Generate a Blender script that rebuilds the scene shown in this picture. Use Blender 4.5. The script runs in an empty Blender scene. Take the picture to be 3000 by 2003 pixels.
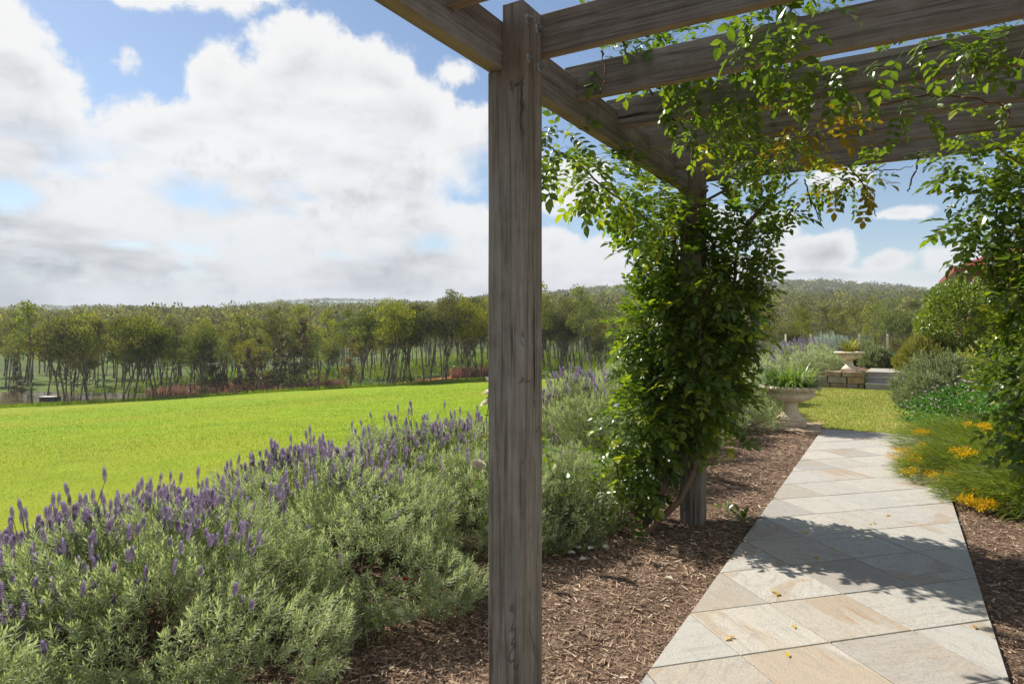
import bpy, bmesh, math, random
import numpy as np
from mathutils import Vector, Matrix

random.seed(11)
rng = np.random.default_rng(11)
R = math.radians
scene = bpy.context.scene
COL = scene.collection
# The pergola sets the axes: +Y runs along the paved path, +X to its right. The camera looks 30.2 degrees left of the path.
YAW = 30.2
CA, SA = math.cos(R(YAW)), math.sin(R(YAW))

# ------------------------------------------------------------------ camera, sky, sun, exposure
EXPOSURE = 0.8
SKY_STRENGTH = 0.07
SUN_STRENGTH = 4.8
SUN_EL, SUN_VEC = 45.0, (-0.985, 0.17)
cam_data = bpy.data.cameras.new('camera')
cam = bpy.data.objects.new('camera', cam_data)
COL.objects.link(cam)
cam.location = (0, 0, 1.55)
cam.rotation_euler = (R(90), 0, R(YAW))
cam_data.sensor_width = 36.0
cam_data.lens = 23.2
cam_data.shift_y = -0.0155
cam_data.clip_start = 0.05
cam_data.clip_end = 6000
scene.camera = cam
scene.view_settings.view_transform = 'Standard'
scene.view_settings.look = 'None'
scene.view_settings.exposure = EXPOSURE
scene.view_settings.gamma = 1.0
scene.view_settings.use_curve_mapping = False
scene.cycles.max_bounces = 8
scene.cycles.diffuse_bounces = 4
scene.cycles.transmission_bounces = 6
scene.cycles.transparent_max_bounces = 12
scene.cycles.volume_bounces = 0
scene.cycles.use_denoising = True

sun_data = bpy.data.lights.new('sun', 'SUN')
sun_data.energy = SUN_STRENGTH
sun_data.angle = R(0.53)
sun_data.color = (1.0, 0.945, 0.86)
sun = bpy.data.objects.new('sun', sun_data)
COL.objects.link(sun)
_h = math.hypot(*SUN_VEC)
sdir = Vector((SUN_VEC[0] / _h * math.cos(R(SUN_EL)), SUN_VEC[1] / _h * math.cos(R(SUN_EL)), math.sin(R(SUN_EL))))
sun.rotation_euler = sdir.to_track_quat('Z', 'Y').to_euler()
sun.location = (-20, 5, 30)


def W(x, d, z=0.0):
    """view-aligned site grid (x to the right of the view axis, d along it) to world axes"""
    return (x * CA - d * SA, x * SA + d * CA, z)


def skydir(xd, yd):
    """direction of a point of the sky, measured in the picture (2348 px wide)"""
    t, v = (xd * 1.2777 - 1500) / 1933, (955 - yd * 1.2777) / 1933
    p = Vector((*W(t, 1.0)[:2], v))
    return p.normalized()


def build_world():
    w = bpy.data.worlds.new('World')
    scene.world = w
    w.use_nodes = True
    nt = w.node_tree
    N, L = nt.nodes, nt.links
    N.clear()

    def node(t, **k):
        n = N.new(t)
        for a, b in k.items():
            setattr(n, a, b)
        return n

    def math_(op, a, b=None, c=None, clamp=False):
        n = node('ShaderNodeMath', operation=op, use_clamp=clamp)
        for i, v in enumerate((a, b, c)):
            if v is None:
                continue
            if hasattr(v, 'is_output'):
                L.new(v, n.inputs[i])
            else:
                n.inputs[i].default_value = v
        return n.outputs[0]

    def vec(op, a, b=None):
        n = node('ShaderNodeVectorMath', operation=op)
        for i, v in enumerate((a, b)):
            if v is None:
                continue
            if hasattr(v, 'is_output'):
                L.new(v, n.inputs[i])
            else:
                n.inputs[i].default_value = v
        return n.outputs['Value'] if op in ('LENGTH', 'DOT_PRODUCT', 'DISTANCE') else n.outputs[0]

    def sstep(v, lo, hi):
        n = node('ShaderNodeMapRange', interpolation_type='SMOOTHSTEP')
        L.new(v, n.inputs['Value'])
        n.inputs['From Min'].default_value, n.inputs['From Max'].default_value = lo, hi
        return n.outputs[0]

    def noise(v, scale, detail, rough=0.55, dist=0.0):
        n = node('ShaderNodeTexNoise')
        L.new(v, n.inputs['Vector'])
        n.inputs['Scale'].default_value = scale
        n.inputs['Detail'].default_value = detail
        n.inputs['Roughness'].default_value = rough
        n.inputs['Distortion'].default_value = dist
        return n.outputs['Fac']

    d = node('ShaderNodeTexCoord').outputs['Generated']
    sky = node('ShaderNodeTexSky', sky_type='NISHITA', sun_disc=False)
    sky.sun_elevation = R(SUN_EL)
    sky.sun_rotation = math.atan2(SUN_VEC[0], SUN_VEC[1])
    sky.air_density = 1.0
    sky.dust_density = 0.35
    sky.ozone_density = 2.0
    sky.altitude = 50
    bg_sky = node('ShaderNodeBackground')
    L.new(sky.outputs[0], bg_sky.inputs['Color'])
    bg_sky.inputs['Strength'].default_value = SKY_STRENGTH

    # cloud banks: (direction, radius in picture px, flatness)
    blobs = [(760, 370, 290, 1), (505, 180, 95, 1), (640, 190, 105, 1), (790, 225, 115, 1), (935, 275, 125, 1), (1055, 355, 115, 1), (1100, 330, 80, 1),
             (360, 420, 160, 1), (150, 480, 200, 1.2), (-150, 440, 280, 1), (500, 500, 300, 1.2), (820, 540, 260, 1.3), (1040, 580, 210, 1.6),
             (150, 640, 330, 1.4), (600, 660, 300, 1.6), (1000, 670, 230, 2), (-250, 640, 350, 1.5),
             (-10, 170, 140, 1), (50, 250, 80, 1), (-200, 160, 200, 1),
             (300, -95, 150, 1.5), (430, -85, 140, 1.5), (540, -70, 100, 1.5), (200, -70, 120, 2), (295, 118, 62, 1.5), (1030, 168, 62, 1.6),
             (1310, 430, 110, 1.5), (1230, 400, 70, 1.4), (1280, 640, 170, 2.0), (1420, 590, 130, 2.2), (1260, 570, 110, 2.2), (1400, 660, 200, 3),
             (1800, 512, 66, 1.5), (1890, 578, 98, 1.9), (1800, 590, 60, 1.8), (2025, 602, 70, 2.0), (2185, 600, 70, 1.8), (1900, 655, 200, 4.5),
             (2150, 648, 150, 4.5), (1620, 640, 160, 3), (1905, 412, 75, 2.4), (2060, 490, 60, 4), (1650, 520, 80, 2)]
    holes = [(430, 448, 58, 2.0), (520, 470, 36, 2.2), (1040, 436, 44, 1.6), (1108, 405, 58, 1), (1000, 560, 46, 2.6), (30, 450, 40, 2.4), (760, 585, 30, 3.5), (300, 560, 34, 4)]
    g = random.Random(5)
    for _ in range(34):   # the same kind of cumulus over the rest of the sky
        az = g.uniform(-180, 180)
        el = g.uniform(6, 62)
        if abs(az) < 64 and el < 54:
            continue
        blobs.append((None, (az, el), g.uniform(190, 420), g.uniform(1.0, 1.8)))

    def field(items):
        out = None
        for it in items:
            if it[0] is None:
                az, el = it[1]
                t = W(math.sin(R(az)) * math.cos(R(el)), math.cos(R(az)) * math.cos(R(el)), math.sin(R(el)))
                c = Vector(t)
            else:
                c = skydir(it[0], it[1])
            r, k = it[2] / 1513, it[3]
            q = vec('MULTIPLY', vec('SUBTRACT', d, tuple(c)), (1, 1, k))
            f = math_('MULTIPLY', math_('SUBTRACT', r, vec('LENGTH', q)), 6.0)
            out = f if out is None else math_('SMOOTH_MAX', out, f, 0.05)
        return out

    def fbm(v):
        big = noise(v, 7.0, 10, 0.60, 0.15)
        lump = noise(v, 19.0, 8, 0.62)
        return math_('ADD', math_('MULTIPLY', math_('SUBTRACT', big, 0.5), 0.85), math_('MULTIPLY', math_('SUBTRACT', lump, 0.5), 0.42))

    fb = fbm(d)
    # lumps stand between a point and the sun: its underside and far side go grey
    toward = fbm(vec('ADD', d, tuple(0.020 * c for c in (sdir.x * .6, sdir.y * .6, sdir.z))))
    relief = sstep(math_('SUBTRACT', toward, fb), -0.01, 0.16)
    base = field(blobs)
    hole = math_('MAXIMUM', field(holes), -0.3)
    base = math_('MINIMUM', base, 0.38)
    gap = math_('MULTIPLY', sstep(math_('ADD', hole, math_('MULTIPLY', fb, 1.1)), -0.16, 0.24), 0.92)
    sepz = node('ShaderNodeSeparateXYZ')
    L.new(d, sepz.inputs[0])
    carve = sstep(noise(vec('MULTIPLY', d, (1.0, 1.0, 2.6)), 6.5, 9, 0.6, 0.1), 0.52, 0.68)
    carve = math_('MULTIPLY', math_('MULTIPLY', carve, sstep(sepz.outputs['Z'], 0.27, 0.17)), sstep(sepz.outputs['Z'], 0.03, 0.08))
    dens = math_('ADD', base, fb)
    mask = sstep(dens, -0.01, 0.125)
    mask = math_('MULTIPLY', mask, math_('SUBTRACT', 1.0, math_('MAXIMUM', gap, math_('MULTIPLY', carve, 0.55))))
    flat = vec('MULTIPLY', d, (1.0, 1.0, 3.2))
    band = noise(flat, 3.6, 7, 0.55, 0.2)
    under = sstep(band, 0.43, 0.68)
    inner = sstep(dens, 0.14, 0.42)
    grey = math_('MULTIPLY', under, inner)
    sz_ = node('ShaderNodeSeparateXYZ')
    L.new(d, sz_.inputs[0])
    grey = math_('MULTIPLY', grey, math_('ADD', 0.9, math_('MULTIPLY', sstep(sz_.outputs['Z'], 0.30, 0.08), 0.55)))
    sep = node('ShaderNodeSeparateXYZ')
    L.new(d, sep.inputs[0])
    low = sstep(sep.outputs['Z'], 0.22, 0.02)
    grey = math_('ADD', math_('ADD', math_('MULTIPLY', grey, 0.50), math_('MULTIPLY', math_('MULTIPLY', relief, inner), 0.36)), math_('MULTIPLY', low, 0.22), clamp=True)
    mix = node('ShaderNodeMix', data_type='RGBA')
    L.new(grey, mix.inputs['Factor'])
    mix.inputs['A'].default_value = (1.0, 1.0, 1.0, 1)
    mix.inputs['B'].default_value = (0.43, 0.45, 0.48, 1)
    bg_c = node('ShaderNodeBackground')
    L.new(mix.outputs['Result'], bg_c.inputs['Color'])
    bg_c.inputs['Strength'].default_value = 0.535
    ms = node('ShaderNodeMixShader')
    L.new(mask, ms.inputs[0])
    L.new(bg_sky.outputs[0], ms.inputs[1])
    L.new(bg_c.outputs[0], ms.inputs[2])
    out = node('ShaderNodeOutputWorld')
    L.new(ms.outputs[0], out.inputs['Surface'])


build_world()

# ------------------------------------------------------------------ helpers: objects and tags


def link(o, parent=None):
    COL.objects.link(o)
    if parent is not None:
        o.parent = parent
    return o


def tag(o, label=None, cat=None, group=None, kind=None):
    if label:
        o['label'] = label
    if cat:
        o['category'] = cat
    if group:
        o['group'] = group
    if kind:
        o['kind'] = kind
    return o


def thing(name, label, cat, loc=(0, 0, 0), rz=0.0, group=None, s=1.0):
    o = bpy.data.objects.new(name, None)
    o.empty_display_size = 0.1
    o.location = loc
    o.rotation_euler = (0, 0, rz)
    o.scale = (s, s, s)
    link(o)
    return tag(o, label, cat, group)


def copy_tree(root, kids, loc, rz=0.0, s=1.0, label=None, group=None):
    r = root.copy()
    r.location, r.rotation_euler, r.scale = loc, (0, 0, rz), (s, s, s)
    COL.objects.link(r)
    tag(r, label, None, group)
    for k in kids:
        c = k.copy()
        c.parent = r
        COL.objects.link(c)
    return r


class Geo:
    """collects vertices and faces, then builds ONE mesh"""

    def __init__(self):
        self.v, self.t, self.f, self.n = [], [], [], 0

    def add(self, V, F, tint=0.5, mat=0):
        V = np.asarray(V, dtype=np.float64).reshape(-1, 3)
        F = np.asarray(F, dtype=np.int64)
        self.v.append(V)
        t = np.asarray(tint, dtype=np.float64)
        self.t.append(np.full(len(V), float(t)) if t.ndim == 0 else t)
        self.f.append((F + self.n, mat))
        self.n += len(V)
        return self

    def scatter(self, T, F, P, M, S, tint, mat=0):
        T, F = np.asarray(T, float), np.asarray(F, int)
        n, k = len(P), len(T)
        S = np.broadcast_to(np.asarray(S, float).reshape(n, -1) if np.ndim(S) else np.full((n, 1), S), (n, 1 if np.ndim(S) < 2 else 3))
        V = np.einsum('nij,nkj->nki', M, T[None] * S[:, None, :]) + P[:, None, :]
        FF = (F[None] + (np.arange(n) * k)[:, None, None]).reshape(-1, F.shape[1])
        tn = np.broadcast_to(np.asarray(tint, float), (n,))
        return self.add(V.reshape(-1, 3), FF, np.repeat(tn, k), mat)

    def arrays(self):
        return np.concatenate(self.v), self.f, np.concatenate(self.t)

    def mesh(self, name, mats, smooth=False):
        me = bpy.data.meshes.new(name)
        V = np.concatenate(self.v)
        me.vertices.add(len(V))
        me.vertices.foreach_set('co', V.astype(np.float32).ravel())
        li = np.concatenate([f.ravel() for f, _ in self.f]).astype(np.int32)
        tot = np.concatenate([np.full(len(f), f.shape[1]) for f, _ in self.f])
        st = np.concatenate([[0], np.cumsum(tot)[:-1]]).astype(np.int32)
        me.loops.add(len(li))
        me.loops.foreach_set('vertex_index', li)
        me.polygons.add(len(tot))
        me.polygons.foreach_set('loop_start', st)
        mi = np.concatenate([np.full(len(f), m) for f, m in self.f]).astype(np.int32)
        for m in mats:
            me.materials.append(m)
        me.polygons.foreach_set('material_index', mi)
        me.polygons.foreach_set('use_smooth', np.full(len(tot), smooth, dtype=bool))
        me.update(calc_edges=True)
        a = me.attributes.new('tint', 'FLOAT', 'POINT')
        a.data.foreach_set('value', np.concatenate(self.t).astype(np.float32))
        return me

    def build(self, name, mats, parent=None, smooth=False):
        me = self.mesh(name, mats if isinstance(mats, (list, tuple)) else [mats], smooth)
        return link(bpy.data.objects.new(name, me), parent)


def norm(a):
    return a / np.maximum(np.linalg.norm(a, axis=-1, keepdims=True), 1e-9)


def frames(D, up=(0, 0, 1), roll=None):
    """rotation matrices whose Y column is D and whose Z column leans to UP"""
    D = norm(np.asarray(D, float))
    U = np.broadcast_to(np.asarray(up, float), D.shape) + rng.normal(0, 1e-3, D.shape)
    X = norm(np.cross(D, U))
    Z = np.cross(X, D)
    if roll is not None:
        c, s = np.cos(roll)[:, None], np.sin(roll)[:, None]
        X, Z = X * c + Z * s, Z * c - X * s
    return np.stack([X, D, Z], axis=2)


def tube(pts, rad, sides=6):
    pts = np.asarray(pts, float)
    n = len(pts)
    rad = np.broadcast_to(np.asarray(rad, float), (n,))
    T = norm(np.gradient(pts, axis=0))
    X = norm(np.cross(T, np.where(np.abs(T[:, 2:3]) > 0.95, np.array([[1., 0, 0]]), np.array([[0, 0, 1.]]))))
    Y = np.cross(T, X)
    a = np.linspace(0, 2 * math.pi, sides, endpoint=False)
    V = pts[:, None] + rad[:, None, None] * (np.cos(a)[None, :, None] * X[:, None] + np.sin(a)[None, :, None] * Y[:, None])
    F = []
    for i in range(n - 1):
        for j in range(sides):
            k = (j + 1) % sides
            F.append((i * sides + j, i * sides + k, (i + 1) * sides + k, (i + 1) * sides + j))
    return V.reshape(-1, 3), F


def curve(pts, n=12, wob=0.0):
    """smooth polyline through points"""
    pts = np.asarray(pts, float)
    m = len(pts)
    t = np.linspace(0, m - 1, n)
    out = np.zeros((n, 3))
    P = np.concatenate([[2 * pts[0] - pts[1]], pts, [2 * pts[-1] - pts[-2]]])
    for i, u in enumerate(t):
        k = min(int(u), m - 2)
        f = u - k
        a, b, c, d = P[k], P[k + 1], P[k + 2], P[k + 3]
        out[i] = 0.5 * (2 * b + (c - a) * f + (2 * a - 5 * b + 4 * c - d) * f * f + (3 * b - a - 3 * c + d) * f ** 3)
    if wob:
        w = rng.normal(0, wob, out.shape)
        w[0] = w[-1] = 0
        out += w
    return out


def bm_object(name, bm, mats, parent=None, smooth=False):
    me = bpy.data.meshes.new(name)
    bm.normal_update()
    bm.to_mesh(me)
    bm.free()
    for m in mats if isinstance(mats, (list, tuple)) else [mats]:
        me.materials.append(m)
    if smooth:
        me.polygons.foreach_set('use_smooth', np.ones(len(me.polygons), bool))
    return link(bpy.data.objects.new(name, me), parent)


def prism_bm(poly, z0, z1, bevel=0.0, segs=1, jitter=0.0):
    bm = bmesh.new()
    lo = [bm.verts.new((x, y, z0)) for x, y in poly]
    hi = [bm.verts.new((x, y, z1)) for x, y in poly]
    n = len(poly)
    bm.faces.new(list(reversed(lo)))
    bm.faces.new(hi)
    for i in range(n):
        bm.faces.new((lo[i], lo[(i + 1) % n], hi[(i + 1) % n], hi[i]))
    bmesh.ops.recalc_face_normals(bm, faces=bm.faces)
    if bevel:
        bmesh.ops.bevel(bm, geom=list(bm.edges), offset=bevel, segments=segs, affect='EDGES', profile=0.5)
    if jitter:
        for v in bm.verts:
            v.co += Vector((random.uniform(-1, 1), random.uniform(-1, 1), random.uniform(-1, 1))) * jitter
    return bm


def box_bm(x0, x1, y0, y1, z0, z1, bevel=0.0, segs=1, jitter=0.0):
    return prism_bm([(x0, y0), (x1, y0), (x1, y1), (x0, y1)], z0, z1, bevel, segs, jitter)


# ------------------------------------------------------------------ materials


class Mat:
    def __init__(self, name):
        self.m = bpy.data.materials.new(name)
        self.m.use_nodes = True
        self.nt = self.m.node_tree
        self.N, self.L = self.nt.nodes, self.nt.links
        self.b = self.N['Principled BSDF']
        self.out = self.N['Material Output']

    def node(self, t, **k):
        n = self.N.new(t)
        for a, b in k.items():
            setattr(n, a, b)
        return n

    def set(self, sock, v):
        if hasattr(v, 'is_output'):
            self.L.new(v, sock)
        else:
            sock.default_value = v

    def coord(self, kind='Object', scale=(1, 1, 1), rot=(0, 0, 0), rand=False):
        tc = self.node('ShaderNodeTexCoord').outputs[kind]
        mp = self.node('ShaderNodeMapping')
        self.L.new(tc, mp.inputs['Vector'])
        mp.inputs['Scale'].default_value = scale
        mp.inputs['Rotation'].default_value = rot
        if rand:
            oi = self.node('ShaderNodeObjectInfo').outputs['Random']
            cx = self.node('ShaderNodeCombineXYZ')
            for i, k in enumerate((37.0, 91.0, 53.0)):
                self.L.new(self.math('MULTIPLY', oi, k), cx.inputs[i])
            self.L.new(cx.outputs[0], mp.inputs['Location'])
        return mp.outputs[0]

    def math(self, op, a, b=None, clamp=False):
        n = self.node('ShaderNodeMath', operation=op, use_clamp=clamp)
        self.set(n.inputs[0], a)
        if b is not None:
            self.set(n.inputs[1], b)
        return n.outputs[0]

    def noise(self, vec, scale, detail=4, rough=0.55, dist=0.0, color=False):
        n = self.node('ShaderNodeTexNoise')
        self.L.new(vec, n.inputs['Vector'])
        n.inputs['Scale'].default_value = scale
        n.inputs['Detail'].default_value = detail
        n.inputs['Roughness'].default_value = rough
        n.inputs['Distortion'].default_value = dist
        return n.outputs['Color' if color else 'Fac']

    def step(self, v, lo, hi, a=0.0, b=1.0):
        n = self.node('ShaderNodeMapRange', interpolation_type='SMOOTHSTEP')
        self.set(n.inputs['Value'], v)
        for s, x in zip(('From Min', 'From Max', 'To Min', 'To Max'), (lo, hi, a, b)):
            n.inputs[s].default_value = x
        return n.outputs[0]

    def ramp(self, fac, stops):
        n = self.node('ShaderNodeValToRGB')
        self.set(n.inputs[0], fac)
        e = n.color_ramp.elements
        while len(e) < len(stops):
            e.new(0.5)
        for el, (p, c) in zip(e, stops):
            el.position = p
            el.color = (*c, 1)
        return n.outputs['Color']

    def mix(self, fac, a, b, blend='MIX'):
        n = self.node('ShaderNodeMix', data_type='RGBA', blend_type=blend)
        self.set(n.inputs['Factor'], fac)
        for s, v in (('A', a), ('B', b)):
            sock = [i for i in n.inputs if i.name == s and i.type == 'RGBA'][0]
            self.set(sock, v if hasattr(v, 'is_output') else (*v, 1))
        return [o for o in n.outputs if o.type == 'RGBA'][0]

    def attr(self, name='tint'):
        return self.node('ShaderNodeAttribute', attribute_name=name).outputs['Fac']

    def rand(self):
        return self.node('ShaderNodeObjectInfo').outputs['Random']

    def hsv(self, col, h=0.5, s=1.0, v=1.0):
        n = self.node('ShaderNodeHueSaturation')
        self.set(n.inputs['Hue'], h)
        self.set(n.inputs['Saturation'], s)
        self.set(n.inputs['Value'], v)
        self.set(n.inputs['Color'], col if hasattr(col, 'is_output') else (*col, 1))
        return n.outputs[0]

    def bump(self, height, strength=0.4, dist=0.01):
        n = self.node('ShaderNodeBump')
        n.inputs['Strength'].default_value = strength
        n.inputs['Distance'].default_value = dist
        self.L.new(height, n.inputs['Height'])
        self.L.new(n.outputs[0], self.b.inputs['Normal'])

    def color(self, c, rough=0.7, spec=0.3):
        self.set(self.b.inputs['Base Color'], c if hasattr(c, 'is_output') else (*c, 1))
        self.set(self.b.inputs['Roughness'], rough)
        self.b.inputs['Specular IOR Level'].default_value = spec
        return self


def leaf_mat(name, stops, trans=0.35, tcol=(1.15, 1.3, 0.45), rough=0.45, spec=0.4, tree=False, amt=1.0):
    """leaf: glossy face plus light let through; each leaf has its own tint"""
    m = Mat(name)
    c = m.ramp(m.attr(), stops)
    if tree:
        r = m.rand()
        c = m.hsv(c, m.step(r, 0, 1, 0.474, 0.526), m.step(m.math('FRACT', m.math('MULTIPLY', r, 7.3)), 0, 1, 0.75, 1.15),
                  m.step(m.math('FRACT', m.math('MULTIPLY', r, 3.7)), 0, 1, 0.55, 1.4))
    m.color(c, rough, spec)
    t = m.node('ShaderNodeBsdfTranslucent')
    m.L.new(m.mix(1.0, c, tcol, 'MULTIPLY'), t.inputs['Color'])
    s = m.node('ShaderNodeMixShader')
    s.inputs[0].default_value = trans
    m.L.new(m.b.outputs[0], s.inputs[1])
    m.L.new(t.outputs[0], s.inputs[2])
    m.L.new(s.outputs[0], m.out.inputs['Surface'])
    return m.m


def wood_mat(name, axis, warm=0.5, mossy=0.3):
    m = Mat(name)
    sc = [26.0, 26.0, 26.0]
    sc[axis] = 1.1
    v = m.coord('Object', tuple(sc), rand=True)
    sc2 = [70.0, 70.0, 70.0]
    sc2[axis] = 2.2
    v2 = m.coord('Object', tuple(sc2), rand=True)
    sc3 = [3.0, 3.0, 3.0]
    sc3[axis] = 0.9
    v3 = m.coord('Object', tuple(sc3), rand=True)
    g1 = m.noise(v, 1.0, 5, 0.6, 0.6)
    g2 = m.noise(v2, 1.0, 4, 0.6, 0.3)
    lowf = m.noise(v3, 1.0, 3, 0.5)
    blot = m.noise(m.coord('Object', rand=True), 9.0, 6, 0.65)
    sc5 = [190.0, 190.0, 190.0]
    sc5[axis] = 9.0
    fib = m.noise(m.coord('Object', tuple(sc5), rand=True), 1.0, 3, 0.6)
    gm = m.math('ADD', m.math('MULTIPLY', g1, 0.5), m.math('ADD', m.math('MULTIPLY', blot, 0.28), m.math('MULTIPLY', fib, 0.22)))
    c = m.ramp(gm, [(0.30, (0.066, 0.053, 0.041)), (0.44, (0.168, 0.145, 0.115)), (0.55, (0.245, 0.22, 0.184)), (0.72, (0.36, 0.335, 0.295))])
    c = m.mix(m.step(lowf, 0.42, 0.68, 0, 0.75 * warm), c, (0.155, 0.10, 0.058), 'MIX')
    c = m.mix(m.step(m.noise(v3, 2.3, 3, 0.6), 0.5, 0.75, 0, mossy), c, (0.12, 0.125, 0.085), 'MIX')
    c = m.mix(m.step(g2, 0.36, 0.5, 0.5, 0.0), c, (0.045, 0.034, 0.026), 'MIX')
    if axis != 2:   # undersides less weathered; also lightened to paint in bounce light off the path
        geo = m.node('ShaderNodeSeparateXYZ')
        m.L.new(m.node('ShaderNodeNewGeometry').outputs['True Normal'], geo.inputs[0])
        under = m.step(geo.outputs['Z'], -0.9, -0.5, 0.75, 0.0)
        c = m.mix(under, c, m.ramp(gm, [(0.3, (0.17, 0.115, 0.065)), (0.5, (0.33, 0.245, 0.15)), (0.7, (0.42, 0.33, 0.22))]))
    crack = m.math('MULTIPLY', m.step(m.noise(v, 0.8, 3, 0.5), 0.66, 0.71), m.step(g2, 0.40, 0.55))
    sc4 = [5.5, 5.5, 5.5]
    sc4[axis] = 2.6
    vein = m.math('ABSOLUTE', m.math('SUBTRACT', m.noise(m.coord('Object', tuple(sc4), rand=True), 1.0, 3, 0.5, 0.9), 0.5))
    vein = m.math('MULTIPLY', m.step(vein, 0.0, 0.02, 1, 0), m.step(m.noise(v3, 1.7, 2), 0.53, 0.6))
    dark = m.math('MAXIMUM', crack, m.math('MULTIPLY', vein, 0.55 if axis == 2 else 0.0))
    c = m.mix(dark, c, (0.018, 0.014, 0.012))
    m.color(c, 0.8, 0.25)
    h = m.math('SUBTRACT', m.math('ADD', m.math('MULTIPLY', gm, 1.0), m.math('MULTIPLY', g2, 0.5)), m.math('MULTIPLY', dark, 0.8))
    m.bump(h, 0.8, 0.012)
    return m.m


def stone_mat(name, cols, scale=6.0, spread=True, bump=0.4):
    m = Mat(name)
    v = m.coord('Object', rand=True)
    n = m.noise(v, scale, 6, 0.62, 0.4)
    c = m.ramp(n, [(0.3, cols[0]), (0.5, cols[1]), (0.72, cols[2])])
    if spread:
        c = m.hsv(c, 0.5, m.step(m.rand(), 0, 1, 0.6, 1.25), m.step(m.math('FRACT', m.math('MULTIPLY', m.rand(), 5.1)), 0, 1, 0.72, 1.12))
    fine = m.noise(v, scale * 14, 4, 0.7)
    c = m.mix(m.step(fine, 0.3, 0.5, 0.35, 0), c, tuple(x * 0.5 for x in cols[0]))
    m.color(c, 0.85, 0.2)
    m.bump(m.math('ADD', n, m.math('MULTIPLY', fine, 0.5)), bump, 0.015)
    return m.m


def tile_mat():
    m = Mat('quartzite_paving')
    oi = m.rand()
    rot = m.node('ShaderNodeVectorRotate', rotation_type='Z_AXIS')
    tc = m.node('ShaderNodeTexCoord').outputs['Object']
    m.L.new(tc, rot.inputs['Vector'])
    m.set(rot.inputs['Angle'], m.math('MULTIPLY', m.math('ROUND', m.math('MULTIPLY', oi, 7.0)), 0.785))
    cx = m.node('ShaderNodeCombineXYZ')
    for i, k in enumerate((17.0, 41.0, 23.0)):
        m.L.new(m.math('MULTIPLY', oi, k), cx.inputs[i])
    ad = m.node('ShaderNodeVectorMath', operation='ADD')
    m.L.new(rot.outputs[0], ad.inputs[0])
    m.L.new(cx.outputs[0], ad.inputs[1])

    def stretched(s):
        mp = m.node('ShaderNodeMapping')
        m.L.new(ad.outputs[0], mp.inputs['Vector'])
        mp.inputs['Scale'].default_value = s
        return mp.outputs[0]
    streak = m.noise(stretched((5, 34, 5)), 1.0, 6, 0.62, 0.7)
    patch = m.noise(stretched((1.4, 2.6, 1)), 1.0, 4, 0.55, 0.6)
    fine = m.noise(ad.outputs[0], 130, 3, 0.6)
    base = m.ramp(m.math('FRACT', m.math('MULTIPLY', oi, 11.3)),
                  [(0.0, (0.37, 0.35, 0.305)), (0.2, (0.43, 0.40, 0.34)), (0.45, (0.39, 0.375, 0.335)), (0.6, (0.45, 0.415, 0.35)), (0.8, (0.36, 0.315, 0.25)), (1.0, (0.32, 0.31, 0.285))])
    warm = m.math('MULTIPLY', m.step(patch, 0.50, 0.60), m.step(m.math('FRACT', m.math('MULTIPLY', oi, 5.7)), 0.30, 0.75))
    c = m.mix(m.math('MULTIPLY', warm, 0.6), base, (0.34, 0.245, 0.145))
    c = m.mix(m.step(streak, 0.34, 0.5, 0.34, 0.0), c, (0.22, 0.205, 0.18))
    c = m.mix(m.step(streak, 0.58, 0.72, 0.0, 0.25), c, (0.52, 0.50, 0.46))
    rust = m.math('MULTIPLY', m.step(m.noise(stretched((3, 16, 3)), 1.3, 3, 0.5), 0.63, 0.72), m.step(patch, 0.46, 0.56))
    c = m.mix(m.math('MULTIPLY', rust, 0.6), c, (0.33, 0.17, 0.08))
    c = m.mix(m.step(fine, 0.36, 0.56, 0.5, 0.0), c, (0.17, 0.165, 0.155))
    c = m.mix(m.step(m.noise(ad.outputs[0], 16, 5, 0.65), 0.5, 0.72, 0.0, 0.4), c, (0.21, 0.20, 0.18))
    m.color(c, 0.72, 0.3)
    m.bump(m.math('ADD', m.math('MULTIPLY', streak, 0.8), m.math('MULTIPLY', fine, 0.35)), 0.5, 0.006)
    return m.m


def ground_mat(name, stops, scale, fine_scale, rough=0.95, bump=0.5, dist=0.02, big=0.15, bigcol=None):
    m = Mat(name)
    v = m.coord('Object')
    n = m.noise(v, fine_scale, 5, 0.7)
    b = m.noise(v, scale, 5, 0.6)
    f = m.math('ADD', m.math('MULTIPLY', n, 0.6), m.math('MULTIPLY', b, 0.4))
    c = m.ramp(f, stops)
    if bigcol:
        c = m.mix(m.step(m.noise(v, big, 4, 0.6, 0.6), 0.42, 0.66, 0, 0.8), c, bigcol)
        c = m.mix(m.step(m.noise(v, big * 4.5, 5, 0.65, 0.4), 0.54, 0.72, 0, 0.45), c, tuple(q * k for q, k in zip(bigcol, (.62, .58, 1.3))))
    m.color(c, rough, 0.1)
    m.bump(n, bump, dist)
    return m.m


def plain(name, col, rough=0.6, spec=0.4, metal=0.0):
    m = Mat(name).color(col, rough, spec)
    n = m.noise(m.coord('Object'), 9, 4, 0.6)
    c = m.mix(m.step(n, 0.35, 0.7, 0.3, 0.0), col, tuple(x * 0.6 for x in col))
    m.color(c, rough, spec)
    m.b.inputs['Metallic'].default_value = metal
    return m.m


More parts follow.
